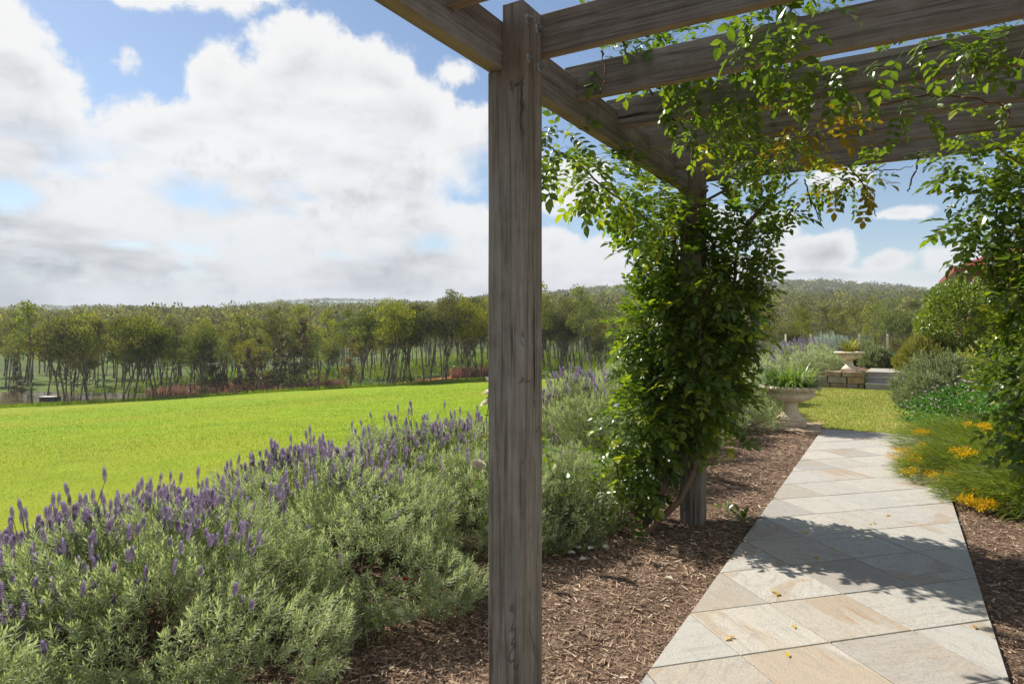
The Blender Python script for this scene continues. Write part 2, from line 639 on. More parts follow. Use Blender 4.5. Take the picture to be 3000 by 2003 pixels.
M = {}
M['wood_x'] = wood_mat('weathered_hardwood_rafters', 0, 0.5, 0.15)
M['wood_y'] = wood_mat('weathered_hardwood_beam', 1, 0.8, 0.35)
M['wood_z'] = wood_mat('weathered_hardwood_posts', 2, 0.55, 0.35)
M['bolt'] = plain('galvanised_steel', (0.32, 0.32, 0.31), 0.45, 0.5, 0.8)
M['tile'] = tile_mat()
M['grout'] = ground_mat('grout', [(0.3, (0.20, 0.18, 0.15)), (0.7, (0.36, 0.32, 0.27))], 3, 60)
M['mulch'] = ground_mat('bark_mulch_bed', [(0.33, (0.055, 0.034, 0.023)), (0.5, (0.17, 0.11, 0.074)), (0.66, (0.34, 0.25, 0.175))], 6, 55, bump=1.0, dist=0.03)
_c = Mat('bark_chips')
_c.color(_c.ramp(_c.attr(), [(0.0, (0.08, 0.047, 0.032)), (0.4, (0.25, 0.163, 0.108)), (0.75, (0.42, 0.31, 0.21)), (1.0, (0.62, 0.52, 0.40))]), 0.85, 0.25)
M['chip'] = _c.m
M['field'] = ground_mat('pasture', [(0.3, (0.08, 0.135, 0.009)), (0.5, (0.18, 0.27, 0.009)), (0.7, (0.28, 0.345, 0.018))], 0.9, 14, bump=0.8, dist=0.06, big=0.09, bigcol=(0.245, 0.26, 0.018))
M['lawn'] = ground_mat('clipped_lawn', [(0.3, (0.15, 0.19, 0.03)), (0.5, (0.25, 0.28, 0.05)), (0.7, (0.35, 0.35, 0.085))], 2.5, 40, bump=0.6, dist=0.02, big=0.8, bigcol=(0.36, 0.31, 0.10))
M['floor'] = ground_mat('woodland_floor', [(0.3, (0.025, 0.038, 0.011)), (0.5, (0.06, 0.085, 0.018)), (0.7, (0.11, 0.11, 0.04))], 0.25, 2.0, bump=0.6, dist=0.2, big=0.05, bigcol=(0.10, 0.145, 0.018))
M['earth'] = ground_mat('red_earth', [(0.3, (0.32, 0.11, 0.045)), (0.7, (0.46, 0.18, 0.08))], 1, 5)
M['grass'] = leaf_mat('grass_blades', [(0.0, (0.085, 0.145, 0.010)), (0.5, (0.19, 0.28, 0.011)), (1.0, (0.32, 0.36, 0.032))], 0.4, (1.18, 1.18, 0.4), 0.6, 0.2)
M['lawngrass'] = leaf_mat('lawn_blades', [(0.0, (0.13, 0.18, 0.03)), (0.5, (0.24, 0.275, 0.05)), (1.0, (0.39, 0.37, 0.11))], 0.35, (1.15, 1.15, 0.6), 0.6, 0.2)
M['vine'] = leaf_mat('vine_leaves', [(0.0, (0.04, 0.075, 0.015)), (0.5, (0.095, 0.155, 0.026)), (0.8, (0.18, 0.24, 0.03)), (1.0, (0.30, 0.31, 0.035))], 0.48, (1.7, 1.7, 0.42), 0.32, 0.5)
M['vine_gold'] = leaf_mat('yellowing_vine_leaves', [(0.0, (0.16, 0.17, 0.02)), (1.0, (0.38, 0.25, 0.02))], 0.4, (1.4, 1.3, 0.5), 0.4, 0.4)
M['stem'] = plain('vine_bark', (0.17, 0.115, 0.075), 0.85, 0.2)
M['twig'] = plain('dead_twig', (0.055, 0.042, 0.035), 0.85, 0.2)
M['lav'] = leaf_mat('lavender_leaves', [(0.0, (0.10, 0.13, 0.06)), (0.5, (0.27, 0.315, 0.17)), (1.0, (0.52, 0.56, 0.38))], 0.40, (1.2, 1.3, 0.6), 0.55, 0.3)
M['lav_flower'] = leaf_mat('lavender_flowers', [(0.0, (0.19, 0.16, 0.175)), (0.5, (0.32, 0.275, 0.35)), (1.0, (0.47, 0.41, 0.59))], 0.38, (1.2, 1.0, 1.3), 0.7, 0.1)
M['lav_stalk'] = plain('lavender_stalk', (0.17, 0.22, 0.09), 0.7, 0.2)
M['woody'] = plain('woody_stem', (0.10, 0.07, 0.05), 0.9, 0.1)
M['rosemary'] = leaf_mat('grey_green_needles', [(0.0, (0.06, 0.085, 0.03)), (0.5, (0.135, 0.17, 0.07)), (1.0, (0.27, 0.30, 0.15))], 0.25, (1.2, 1.3, 0.6), 0.5, 0.3)
M['silver'] = leaf_mat('silver_leaves', [(0.0, (0.20, 0.25, 0.19)), (1.0, (0.42, 0.47, 0.40))], 0.25, (1.1, 1.1, 0.9), 0.6, 0.2)
M['olive'] = leaf_mat('olive_gold_leaves', [(0.0, (0.07, 0.08, 0.012)), (0.5, (0.15, 0.16, 0.022)), (1.0, (0.27, 0.26, 0.04))], 0.35, (1.3, 1.3, 0.5), 0.5, 0.3)
M['hedge'] = leaf_mat('hedge_leaves', [(0.0, (0.06, 0.10, 0.02)), (0.5, (0.17, 0.225, 0.035)), (0.85, (0.33, 0.36, 0.07)), (1.0, (0.46, 0.30, 0.07))], 0.35, (1.4, 1.5, 0.5), 0.35, 0.5)
M['daisy_leaf'] = leaf_mat('daisy_bush_leaves', [(0.0, (0.03, 0.085, 0.014)), (0.5, (0.075, 0.19, 0.022)), (1.0, (0.15, 0.30, 0.04))], 0.35, (1.3, 1.4, 0.5), 0.4, 0.4)
M['daisy'] = leaf_mat('lilac_petals', [(0.0, (0.42, 0.28, 0.42)), (1.0, (0.70, 0.55, 0.66))], 0.3, (1.1, 1.0, 1.1), 0.6, 0.2)
M['needle'] = leaf_mat('fine_grassy_needles', [(0.0, (0.09, 0.13, 0.02)), (0.5, (0.18, 0.245, 0.035)), (0.85, (0.30, 0.33, 0.085)), (1.0, (0.46, 0.45, 0.22))], 0.4, (1.3, 1.3, 0.5), 0.5, 0.3)
M['yellow'] = leaf_mat('golden_flowers', [(0.0, (0.62, 0.36, 0.004)), (1.0, (0.85, 0.60, 0.02))], 0.3, (1.1, 1.0, 0.4), 0.6, 0.2)
M['orange'] = leaf_mat('orange_flowers', [(0.0, (0.50, 0.16, 0.02)), (1.0, (0.70, 0.30, 0.05))], 0.3, (1.1, 1.0, 0.4), 0.6, 0.2)
M['strap'] = leaf_mat('strap_leaves', [(0.0, (0.04, 0.085, 0.018)), (0.5, (0.12, 0.20, 0.04)), (1.0, (0.34, 0.38, 0.12))], 0.35, (1.4, 1.5, 0.5), 0.35, 0.5)
M['strap_gold'] = leaf_mat('golden_strap_leaves', [(0.0, (0.10, 0.14, 0.02)), (0.5, (0.26, 0.27, 0.05)), (1.0, (0.48, 0.40, 0.12))], 0.35, (1.3, 1.3, 0.5), 0.4, 0.4)
M['rose_leaf'] = leaf_mat('rose_leaves', [(0.0, (0.05, 0.11, 0.02)), (0.6, (0.14, 0.23, 0.03)), (1.0, (0.30, 0.24, 0.05))], 0.35, (1.4, 1.5, 0.5), 0.35, 0.5)
M['rose_white'] = leaf_mat('cream_petals', [(0.0, (0.62, 0.57, 0.46)), (1.0, (0.82, 0.79, 0.70))], 0.35, (1.0, 0.98, 0.9), 0.5, 0.3)
M['rose_red'] = leaf_mat('red_petals', [(0.0, (0.30, 0.01, 0.02)), (1.0, (0.50, 0.02, 0.035))], 0.25, (1.2, 0.8, 0.8), 0.5, 0.3)
M['fallen'] = leaf_mat('fallen_yellow_leaf', [(0.0, (0.42, 0.25, 0.02)), (1.0, (0.62, 0.45, 0.03))], 0.3, (1.1, 1.0, 0.4), 0.5, 0.3)
M['urn'] = stone_mat('weathered_cast_stone', [(0.48, 0.38, 0.26), (0.64, 0.54, 0.40), (0.74, 0.66, 0.53)], 7.0, False, 0.35)
M['soil'] = plain('potting_soil', (0.05, 0.035, 0.025), 0.95, 0.1)
M['sandstone'] = stone_mat('rough_sandstone', [(0.20, 0.13, 0.075), (0.34, 0.25, 0.165), (0.42, 0.36, 0.28)], 5.0, True, 0.9)
M['stepstone'] = stone_mat('sawn_sandstone', [(0.36, 0.33, 0.27), (0.48, 0.44, 0.37), (0.58, 0.54, 0.46)], 4.0, True, 0.4)
M['gum'] = leaf_mat('gum_leaves', [(0.0, (0.065, 0.074, 0.022)), (0.5, (0.155, 0.165, 0.04)), (1.0, (0.32, 0.30, 0.062))], 0.42, (1.3, 1.35, 0.5), 0.75, 0.08, tree=True)
M['gum_rust'] = leaf_mat('bronze_gum_leaves', [(0.0, (0.075, 0.062, 0.03)), (0.5, (0.145, 0.115, 0.055)), (1.0, (0.24, 0.175, 0.09))], 0.3, (1.25, 1.2, 0.6), 0.5, 0.3, tree=True)
M['far_leaf'] = leaf_mat('woodland_leaves', [(0.0, (0.055, 0.064, 0.02)), (0.5, (0.145, 0.148, 0.038)), (1.0, (0.33, 0.29, 0.062))], 0.4, (1.3, 1.32, 0.55), 0.75, 0.06)
_b = Mat('gum_bark')
_n = _b.noise(_b.coord('Object', (3, 3, 0.8), rand=True), 1.6, 5, 0.6)
_b.color(_b.ramp(_n, [(0.3, (0.055, 0.042, 0.034)), (0.5, (0.13, 0.105, 0.088)), (0.68, (0.38, 0.34, 0.29))]), 0.9, 0.1)
M['bark'] = _b.m
M['reed'] = leaf_mat('dry_reeds', [(0.0, (0.15, 0.085, 0.06)), (0.6, (0.30, 0.18, 0.135)), (1.0, (0.44, 0.31, 0.22))], 0.3, (1.1, 1.0, 0.8), 0.8, 0.1)
_w = Mat('pond_water').color((0.11, 0.085, 0.045), 0.12, 0.4)
_w.bump(_w.noise(_w.coord('Object', (1, 1, 1)), 1.5, 3), 0.08, 0.02)
M['pond'] = _w.m
_w = Mat('pool_water').color((0.03, 0.22, 0.20), 0.05, 0.5)
_w.bump(_w.noise(_w.coord('Object'), 4, 3), 0.1, 0.02)
M['pool'] = _w.m
M['coping'] = plain('pale_coping', (0.62, 0.60, 0.55), 0.7, 0.2)
M['fence_post'] = plain('cream_post', (0.60, 0.55, 0.45), 0.5, 0.4)
_g = Mat('fence_glass')
_t = _g.node('ShaderNodeBsdfTransparent')
_t.inputs[0].default_value = (0.82, 0.88, 0.85, 1)
_gl = _g.node('ShaderNodeBsdfGlossy')
_gl.inputs['Roughness'].default_value = 0.02
_f = _g.node('ShaderNodeFresnel')
_s = _g.node('ShaderNodeMixShader')
_g.L.new(_f.outputs[0], _s.inputs[0])
_g.L.new(_t.outputs[0], _s.inputs[1])
_g.L.new(_gl.outputs[0], _s.inputs[2])
_g.L.new(_s.outputs[0], _g.out.inputs['Surface'])
M['glass'] = _g.m
M['roof_red'] = plain('red_roof', (0.24, 0.045, 0.035), 0.5, 0.3)
M['brick'] = plain('brown_brick', (0.20, 0.105, 0.07), 0.85, 0.2)
M['soffit'] = plain('eave_lining', (0.35, 0.27, 0.21), 0.7, 0.2)
M['green_box'] = plain('dark_green_box', (0.035, 0.055, 0.04), 0.6, 0.3)
M['pale_lid'] = plain('pale_lid', (0.45, 0.42, 0.34), 0.6, 0.3)

# ------------------------------------------------------------------ terrain
_pn = np.random.default_rng(3)
_ph = _pn.uniform(0, 6.28, (24, 2))
_fr = _pn.normal(0, 1, (24, 2))


def wav(x, y, s):
    """cheap smooth noise, about -1..1"""
    x, y = np.asarray(x, float) / s, np.asarray(y, float) / s
    o = 0
    for i in range(8):
        o = o + np.sin(_fr[i, 0] * x + _fr[i, 1] * y + _ph[i, 0]) / 8 * 1.7
    return o


def smooth(a, b, x):
    t = np.clip((np.asarray(x, float) - a) / (b - a), 0, 1)
    return t * t * (3 - 2 * t)


HILL_T = [-2, -.16, -.12, -.06, 0, .05, .11, .17, .25, .35, .42, .5, .56, .62, .7, .8, 1.0, 2]
HILL_P = [10, 15, 28, 52, 58, 62, 80, 84, 88, 94, 99, 99, 90, 76, 58, 42, 25, 12]
RIDGE_T = [-2, -.78, -.7, -.62, -.58, -.5, -.45, -.40, -.34, -.28, -.2, -.1, 0, 2]
RIDGE_P = [44, 44, 48, 50, 48, 42, 40, 52, 64, 70, 66, 58, 40, 30]
EDGE = 72.0


def height(x, d):
    x, d = np.asarray(x, float), np.asarray(d, float)
    t = x / np.maximum(d, 0.1)
    plane = 0.052 * x - 0.061 * d + 0.12 * wav(x, d, 9.0) * smooth(6, 25, d)
    plane = np.maximum(plane, -12)
    floor = np.interp(x, [-120, -60, -46, -30, -8, 15, 60], [-7.4, -7.75, -7.6, -7.1, -4.95, -4.6, -5.0]) + 0.18 * wav(x, d, 6.0)
    rise = smooth(150, 430, d) * np.clip(12 + 0.02 * x, 3, 15) + smooth(105, 150, d) * 0.8 * smooth(-40, -10, x)
    floor = floor + rise
    hill = 1.55 + np.interp(t, HILL_T, HILL_P) / 1933 * 850
    floor = floor + (hill - floor) * smooth(470, 860, d) * (hill > floor)
    far = 1.55 + np.interp(t, RIDGE_T, RIDGE_P) / 1933 * 1700
    floor = floor + (far - floor) * smooth(1100, 1700, d)
    z = plane + (floor - plane) * smooth(EDGE - 0.5, EDGE + 5, d)
    # under the garden the sheet sinks out of the way
    X, Y = x * CA - d * SA, x * SA + d * CA
    g = smooth(-4.6, -3.9, X) * (1 - smooth(33, 38, Y)) * (1 - smooth(9, 16, X))
    return z - 0.9 * g


def polar_sheet(name, mat, d0, d1, nd, t0, t1, nt, wobble=None):
    t = np.linspace(t0, t1, nt)
    u = np.linspace(0, 1, nd)
    V = []
    for k in u:
        d = d0 * (d1 / d0) ** k * np.ones(nt)
        if wobble is not None:
            d = d + wobble(t) * (k if d0 < 20 else (1 - k))
        x = t * d
        z = height(x, d)
        V.append(np.stack(W(x, d, z), axis=1))
    V = np.concatenate(V)
    a = (np.arange(nd - 1)[:, None] * nt + np.arange(nt - 1)[None]).ravel()
    F = np.stack([a, a + 1, a + nt + 1, a + nt], axis=1)
    return tag(Geo().add(V, F).build(name, mat, smooth=True), kind='structure')


edge_w = lambda t: 0.7 * np.sin(t * 23 + 1) + 0.35 * np.sin(t * 61)
polar_sheet('field', M['field'], 1.2, EDGE, 90, -2.4, 2.4, 200, edge_w)
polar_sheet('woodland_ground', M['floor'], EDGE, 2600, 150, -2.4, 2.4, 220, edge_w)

# garden terraces
tag(bm_object('garden_ground', box_bm(-3.9, 9, -5, 18.28, -1.6, -0.006), M['mulch']), kind='structure')
g = Geo()


def sheet(name, poly, z, mat, n=0):
    o = bm_object(name, prism_bm(poly, z - 0.004, z), mat)
    return tag(o, kind='structure')


def grid_sheet(name, x0, x1, y0, y1, nx, ny, f, mat):
    xs, ys = np.linspace(x0, x1, nx), np.linspace(y0, y1, ny)
    Xg, Yg = np.meshgrid(xs, ys)
    V = np.stack([Xg.ravel(), Yg.ravel(), f(Xg, Yg).ravel()], axis=1)
    a = (np.arange(ny - 1)[:, None] * nx + np.arange(nx - 1)[None]).ravel()
    F = np.stack([a, a + 1, a + nx + 1, a + nx], axis=1)
    return tag(Geo().add(V, F).build(name, mat, smooth=True), kind='structure')


PL, PR, PEND = -0.94, 0.42, 10.74        # path edges and its far end
bumpy = lambda X, Y: 0.012 + 0.014 * wav(X, Y, 0.35) + 0.012 * wav(X + 5, Y, 0.12)
grid_sheet('mulch_bed', -3.88, PL - 0.005, -2, 10.9, 60, 200, bumpy, M['mulch'])
grid_sheet('mulch_bed', PR + 0.005, 6, -2, 10.7, 70, 170, bumpy, M['mulch'])
grid_sheet('garden_lawn', -1.75, 8, PEND + 0.03, 18.27, 60, 50, lambda X, Y: 0.012 + 0.010 * wav(X, Y, 0.9), M['lawn'])
tag(bm_object('upper_terrace', prism_bm([(-4.4, 18.62), (-.66, 18.62), (-.66, 19.37), (.82, 19.37), (.82, 18.62), (9, 18.62), (9, 34), (-4.4, 34)], -2.2, 0.352), M['lawn']), kind='structure')
tag(bm_object('terrace_bed', box_bm(-4.35, -0.68, 18.66, 24.5, 0.1, 0.362), M['mulch']), kind='structure')

# the path: a bed of grout with one object for each paver
path = tag(bm_object('path', box_bm(PL + 0.004, PR - 0.004, -2, PEND - 0.004, -0.3, 0.024), M['grout']), kind='structure')


def clip(poly, ax, lim, keep_less):
    out = []
    for i in range(len(poly)):
        a, b = poly[i], poly[(i + 1) % len(poly)]
        ia = (a[ax] <= lim) == keep_less
        ib = (b[ax] <= lim) == keep_less
        if ia:
            out.append(a)
        if ia != ib:
            f = (lim - a[ax]) / (b[ax] - a[ax])
            out.append((a[0] + f * (b[0] - a[0]), a[1] + f * (b[1] - a[1])))
    return out


def area(p):
    return abs(sum(p[i][0] * p[(i + 1) % len(p)][1] - p[(i + 1) % len(p)][0] * p[i][1] for i in range(len(p)))) / 2


U0, DU, W0, DW, GAP = 3.23, 0.69, 4.43, 0.655, 0.005
for iu in range(-8, 16):
    for iw in range(-10, 16):
        u0, u1 = U0 + iu * DU + GAP, U0 + (iu + 1) * DU - GAP
        w0, w1 = W0 + iw * DW + GAP, W0 + (iw + 1) * DW - GAP
        quad = [((u - w) / 2, (u + w) / 2) for u, w in ((u0, w0), (u1, w0), (u1, w1), (u0, w1))]
        for ax, lim, less in ((0, PL, False), (0, PR, True), (1, PEND, True), (1, -1.2, False)):
            quad = clip(quad, ax, lim, less)
            if not quad:
                break
        if len(quad) < 3 or area(quad) < 0.004:
            continue
        q = [quad[0]]
        for p in quad[1:]:
            if math.dist(p, q[-1]) > 0.004:
                q.append(p)
        if math.dist(q[0], q[-1]) < 0.004:
            q.pop()
        if len(q) < 3:
            continue
        cx, cy = sum(p[0] for p in q) / len(q), sum(p[1] for p in q) / len(q)
        bm = prism_bm([(p[0] - cx, p[1] - cy) for p in q], -0.02, 0.012, 0.0022, 1)
        o = bm_object('paving_tile', bm, M['tile'], path)
        o.location = (cx, cy, 0.024 + random.uniform(-0.0012, 0.0012))
        o.rotation_euler = (random.uniform(-.002, .002), random.uniform(-.002, .002), 0)

# the upper path beyond the steps
up = tag(bm_object('upper_path', box_bm(-0.62, 0.78, 19.36, 21.9, 0.2, 0.366), M['grout']), kind='structure')
for i in range(3):
    for j in range(5):
        x0, y0 = -0.62 + i * 0.467, 19.36 + j * 0.508
        bm = box_bm(0.003, 0.464, 0.003, 0.505, -0.02, 0.012, 0.003)
        o = bm_object('paving_tile', bm, M['tile'], up)
        o.location = (x0, y0, 0.366)

# ------------------------------------------------------------------ pergola
POST_X, POST_W = -1.38, 0.166
Y1, Y2 = 2.40, 5.21
RX = 0.93
perg = thing('pergola', 'grey weathered timber pergola over the stone path, vines climbing its posts', 'pergola', (POST_X, 2.4, 0))
perg_off = Vector((POST_X, 2.4, 0))


def onperg(o):
    o.parent = perg
    o.location = o.location - perg_off
    return o


def subdivide_long(bm, n, axis, warp):
    lo = min(v.co[axis] for v in bm.verts)
    hi = max(v.co[axis] for v in bm.verts)
    for i in range(1, n):
        no = Vector((0, 0, 0))
        no[axis] = 1
        co = Vector((0, 0, 0))
        co[axis] = lo + (hi - lo) * i / n
        bmesh.ops.bisect_plane(bm, geom=list(bm.verts) + list(bm.edges) + list(bm.faces), plane_co=co, plane_no=no)
    a, b, p = random.uniform(-1, 1), random.uniform(-1, 1), random.uniform(0, 6)
    o1, o2 = [i for i in range(3) if i != axis]
    for v in bm.verts:
        s = v.co[axis]
        v.co[o1] += warp * a * math.sin(s * 1.9 + p) + random.uniform(-1, 1) * 0.0008
        v.co[o2] += warp * b * math.sin(s * 1.3 + p * 2) + random.uniform(-1, 1) * 0.0008
    return bm


def post(x, y, side):
    """square post with its top housed for the beam; side = which face carries the beam"""
    h = POST_W / 2
    x0, x1 = x - h, x + h
    zt, zb = 2.865, 2.602
    prof = [(x0, -0.3), (x1, -0.3), (x1, zt), (x0 + 0.068, zt), (x0 + 0.068, zb), (x0, zb)] if side < 0 else \
           [(x0, -0.3), (x1, -0.3), (x1, zb), (x1 - 0.068, zb), (x1 - 0.068, zt), (x0, zt)]
    bm = prism_bm(prof, -h, h, 0.004, 2)
    bmesh.ops.rotate(bm, verts=bm.verts, matrix=Matrix.Rotation(R(90), 3, 'X'))
    for v in bm.verts:
        v.co.y += y
    subdivide_long(bm, 14, 2, 0.0012)
    return onperg(bm_object('post', bm, M['wood_z']))


posts = [post(POST_X, Y1, -1), post(POST_X, Y2, -1), post(RX, Y1, 1), post(RX, Y2, 1)]
bl = box_bm(POST_X - 0.086, POST_X - 0.016, 0.3, Y2 + 0.40, 2.604, 2.80, 0.004, 2)
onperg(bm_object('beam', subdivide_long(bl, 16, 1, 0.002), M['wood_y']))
br = box_bm(RX + 0.016, RX + 0.086, 0.3, Y2 + 0.40, 2.604, 2.80, 0.004, 2)
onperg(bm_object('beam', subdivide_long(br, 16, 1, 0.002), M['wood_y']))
for k, y in enumerate((1.93, 2.488, 3.06, 3.62, 4.18, 4.745, 5.30)):
    xl = POST_X - 0.090 + (0.0 if k not in (1, 6) else 0.004)
    bm = box_bm(xl, RX + 0.09, y, y + 0.050, 2.70, 2.874 + random.uniform(-.003, .003), 0.004, 2)
    # housed over the two beams
    subdivide_long(bm, 12, 0, 0.003)
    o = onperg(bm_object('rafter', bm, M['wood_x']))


def bolt(p, parent):
    bm = bmesh.new()
    bmesh.ops.create_cone(bm, cap_ends=True, segments=20, radius1=0.021, radius2=0.019, depth=0.005)
    hexa = bmesh.ops.create_cone(bm, cap_ends=True, segments=6, radius1=0.0125, radius2=0.0125, depth=0.012)['verts']
    bmesh.ops.translate(bm, verts=hexa, vec=(0, 0, 0.0085))
    st = bmesh.ops.create_cone(bm, cap_ends=True, segments=12, radius1=0.006, radius2=0.006, depth=0.01)['verts']
    bmesh.ops.translate(bm, verts=st, vec=(0, 0, 0.019))
    bmesh.ops.rotate(bm, verts=bm.verts, matrix=Matrix.Rotation(R(90), 3, 'Y'))
    o = bm_object('bolt', bm, M['bolt'], parent)
    o.location = p
    return o


hx = POST_X + POST_W / 2 + 0.002
for p in ((Y1 - 0.045, 2.80), (Y1 + 0.045, 2.795), (Y1 - 0.03, 2.645), (Y1 + 0.062, 2.64)):
    bolt((hx, p[0], p[1]), posts[0])
for p in ((Y2 - 0.045, 2.80), (Y2 + 0.045, 2.645)):
    bolt((hx, p[0], p[1]), posts[1])

# ------------------------------------------------------------------ leaf shapes
LEAF_V = np.array([(0, 0, 0), (-.5, .34, .10), (.5, .34, .10), (0, .38, -.02), (-.40, .68, .03), (.40, .68, .03), (0, .74, -.08), (0, 1, -.22)])
LEAF_F = np.array([(0, 3, 1), (0, 2, 3), (1, 3, 6), (1, 6, 4), (3, 2, 5), (3, 5, 6), (4, 6, 7), (6, 5, 7)])
DIA_V = np.array([(0, 0, 0), (-.5, .5, .04), (0, 1, 0), (.5, .5, .04)])
DIA_F = np.array([(0, 3, 2), (0, 2, 1)])
QUAD_F = np.array([(0, 3, 2, 1)])


def leaf_t(w, v=LEAF_V):
    return v * np.array([w, 1, w])


def compound_leaf(n_pairs=4, length=0.2, leaflet=0.066, seed=0):
    """pinnate vine leaf: leaflets in pairs along a drooping stalk (along +Y)"""
    g = Geo()
    r = np.random.default_rng(seed)
    s = np.linspace(0, 1, 6)
    st = np.stack([0 * s, s * length, -0.25 * length * s * s], axis=1)
    V, F = tube(st, np.linspace(0.0016, 0.0007, 6), 3)
    g.add(V, F, 0.75)
    P, D, S = [], [], []
    for i in range(n_pairs):
        f = 0.28 + 0.62 * i / max(1, n_pairs - 1)
        p = np.array([0, f * length, -0.25 * length * f * f])
        for sd in (-1, 1):
            P.append(p)
            D.append((sd * r.uniform(.75, 1.0), r.uniform(.35, .8), r.uniform(-.4, .15)))
            S.append(leaflet * r.uniform(.75, 1.1))
    P.append(st[-1])
    D.append((r.uniform(-.2, .2), 1, -.6))
    S.append(leaflet * 1.15)
    P, D, S = np.array(P), np.array(D), np.array(S)
    g.scatter(leaf_t(0.56), LEAF_F, P, frames(D), S[:, None] * np.ones((1, 3)), np.clip(r.normal(.45, .12, len(P)), 0, 1))
    return g


SPRAYS = [compound_leaf(np_, L_, lf, i) for i, (np_, L_, lf) in enumerate([(4, .21, .066), (3, .16, .062), (4, .24, .074), (3, .19, .07)])]
SPRAY_ME = [s.mesh('leaf_spray', [M['vine']]) for s in SPRAYS]
SPRAY_GOLD = [s.mesh('yellow_leaf_spray', [M['vine_gold']]) for s in SPRAYS[:2]]


def put_sprays(g, P, D, S, tint, gold=None):
    """joined sprays: one mesh"""
    k = rng.integers(0, len(SPRAYS), len(P))
    Ms = frames(D, roll=rng.uniform(-.7, .7, len(P)))
    for i, s in enumerate(SPRAYS):
        V, Fs, t = s.arrays()
        sel = np.nonzero(k == i)[0]
        if not len(sel):
            continue
        for F, m in Fs:
            used = np.unique(F)
            remap = np.full(len(V), 0)
            remap[used] = np.arange(len(used))
            T = V[used]
            n, kk = len(sel), len(T)
            VV = np.einsum('nij,nkj->nki', Ms[sel], T[None] * S[sel][:, None, None]) + P[sel][:, None]
            FF = (remap[F][None] + (np.arange(n) * kk)[:, None, None]).reshape(-1, F.shape[1])
            tt = np.clip(np.tile(t[used], n) + np.repeat(tint[sel] - 0.45, kk), 0, 1)
            g.add(VV.reshape(-1, 3), FF, tt)
    return g


def cluster(c, r, n, shell=0.55):
    """points in an ellipsoid, denser towards its skin, with outward directions"""
    c, r = np.array(c, float), np.array(r, float)
    u = norm(rng.normal(0, 1, (n, 3)))
    rad = shell + (1 - shell) * rng.random(n) ** 0.7
    rad *= 1 + 0.18 * np.sin(u[:, 0] * 5 + u[:, 2] * 6 + c[0] * 9)
    P = c + u * r * rad[:, None]
    D = u * 0.9 + rng.normal(0, .5, (n, 3)) + np.array([0, 0, -.12])
    return P, D


def vine(name, label, clusters, stems, parts_n, root, gold=(), dead=()):
    o = thing(name, label, 'climbing vine', root)
    off = np.array(root)
    Ps, Ds = [], []
    for c, r, n in clusters:
        P, D = cluster(c, np.array(r) * (np.array([.79, .80, .94]) * (1.06 if c[0] > 0 else 1) if c[2] < 2.1 else np.array([.82, .84, .92])), int(n * (1.3 if c[2] < 2.3 else .72)))
        keep = P[:, 2] > 0.08
        Ps.append(P[keep])
        Ds.append(D[keep])
    P, D = np.concatenate(Ps) - off, np.concatenate(Ds)
    S = rng.uniform(.62, 1.08, len(P)) * np.where(P[:, 2] > 2.5, .82, 1.0)
    tint = np.clip(rng.normal(.47, .19, len(P)) + 0.10 * wav(P[:, 1] * 3, P[:, 2] * 3, 1.0), 0, 1)
    # the sprays that show largest are parts of their own
    near = np.linalg.norm(P + off - np.array([0, 0, 1.55]), axis=1) + rng.uniform(0, .5, len(P))
    idx = np.argsort(near)
    own, rest = idx[:parts_n], idx[parts_n:]
    Ms = frames(D[own], roll=rng.uniform(-.7, .7, len(own)))
    for j, i in enumerate(own):
        s = bpy.data.objects.new('leaf_spray', SPRAY_ME[int(rng.integers(0, 4))])
        s.parent = o
        m = Matrix(Ms[j].tolist()).to_4x4()
        m.translation = Vector(P[i])
        s.matrix_basis = m @ Matrix.Scale(float(S[i]), 4)
        COL.objects.link(s)
    g = Geo()
    put_sprays(g, P[rest], D[rest], S[rest], tint[rest])
    tag(g.build('foliage', M['vine'], o), kind='stuff')
    for c, r, n in gold:
        Pg, Dg = cluster(c, r, n)
        Mg = frames(Dg)
        for j in range(n):
            s = bpy.data.objects.new('yellow_leaf_spray', SPRAY_GOLD[j % 2])
            s.parent = o
            m = Matrix(Mg[j].tolist()).to_4x4()
            m.translation = Vector(Pg[j] - off)
            s.matrix_basis = m
            COL.objects.link(s)
    for pts, r0, r1 in stems:
        n = max(10, int(len(pts) * 6))
        c = curve(pts, n, 0.006) - off
        V, F = tube(c, np.linspace(r0, r1, n), 7)
        Geo().add(V, F).build('stem', M['stem'], o, smooth=True)
    for pts, r0, r1 in dead:
        n = max(8, len(pts) * 5)
        c = curve(pts, n, 0.004) - off
        V, F = tube(c, np.linspace(r0, r1, n), 5)
        Geo().add(V, F).build('dead_twig', M['twig'], o, smooth=True)
    return o


def wind(x, y, r, z0, z1, turns, ph, n=9):
    return [(x + r * math.cos(ph + turns * 6.28 * k / (n - 1)), y + r * math.sin(ph + turns * 6.28 * k / (n - 1)), z0 + (z1 - z0) * k / (n - 1)) for k in range(n)]


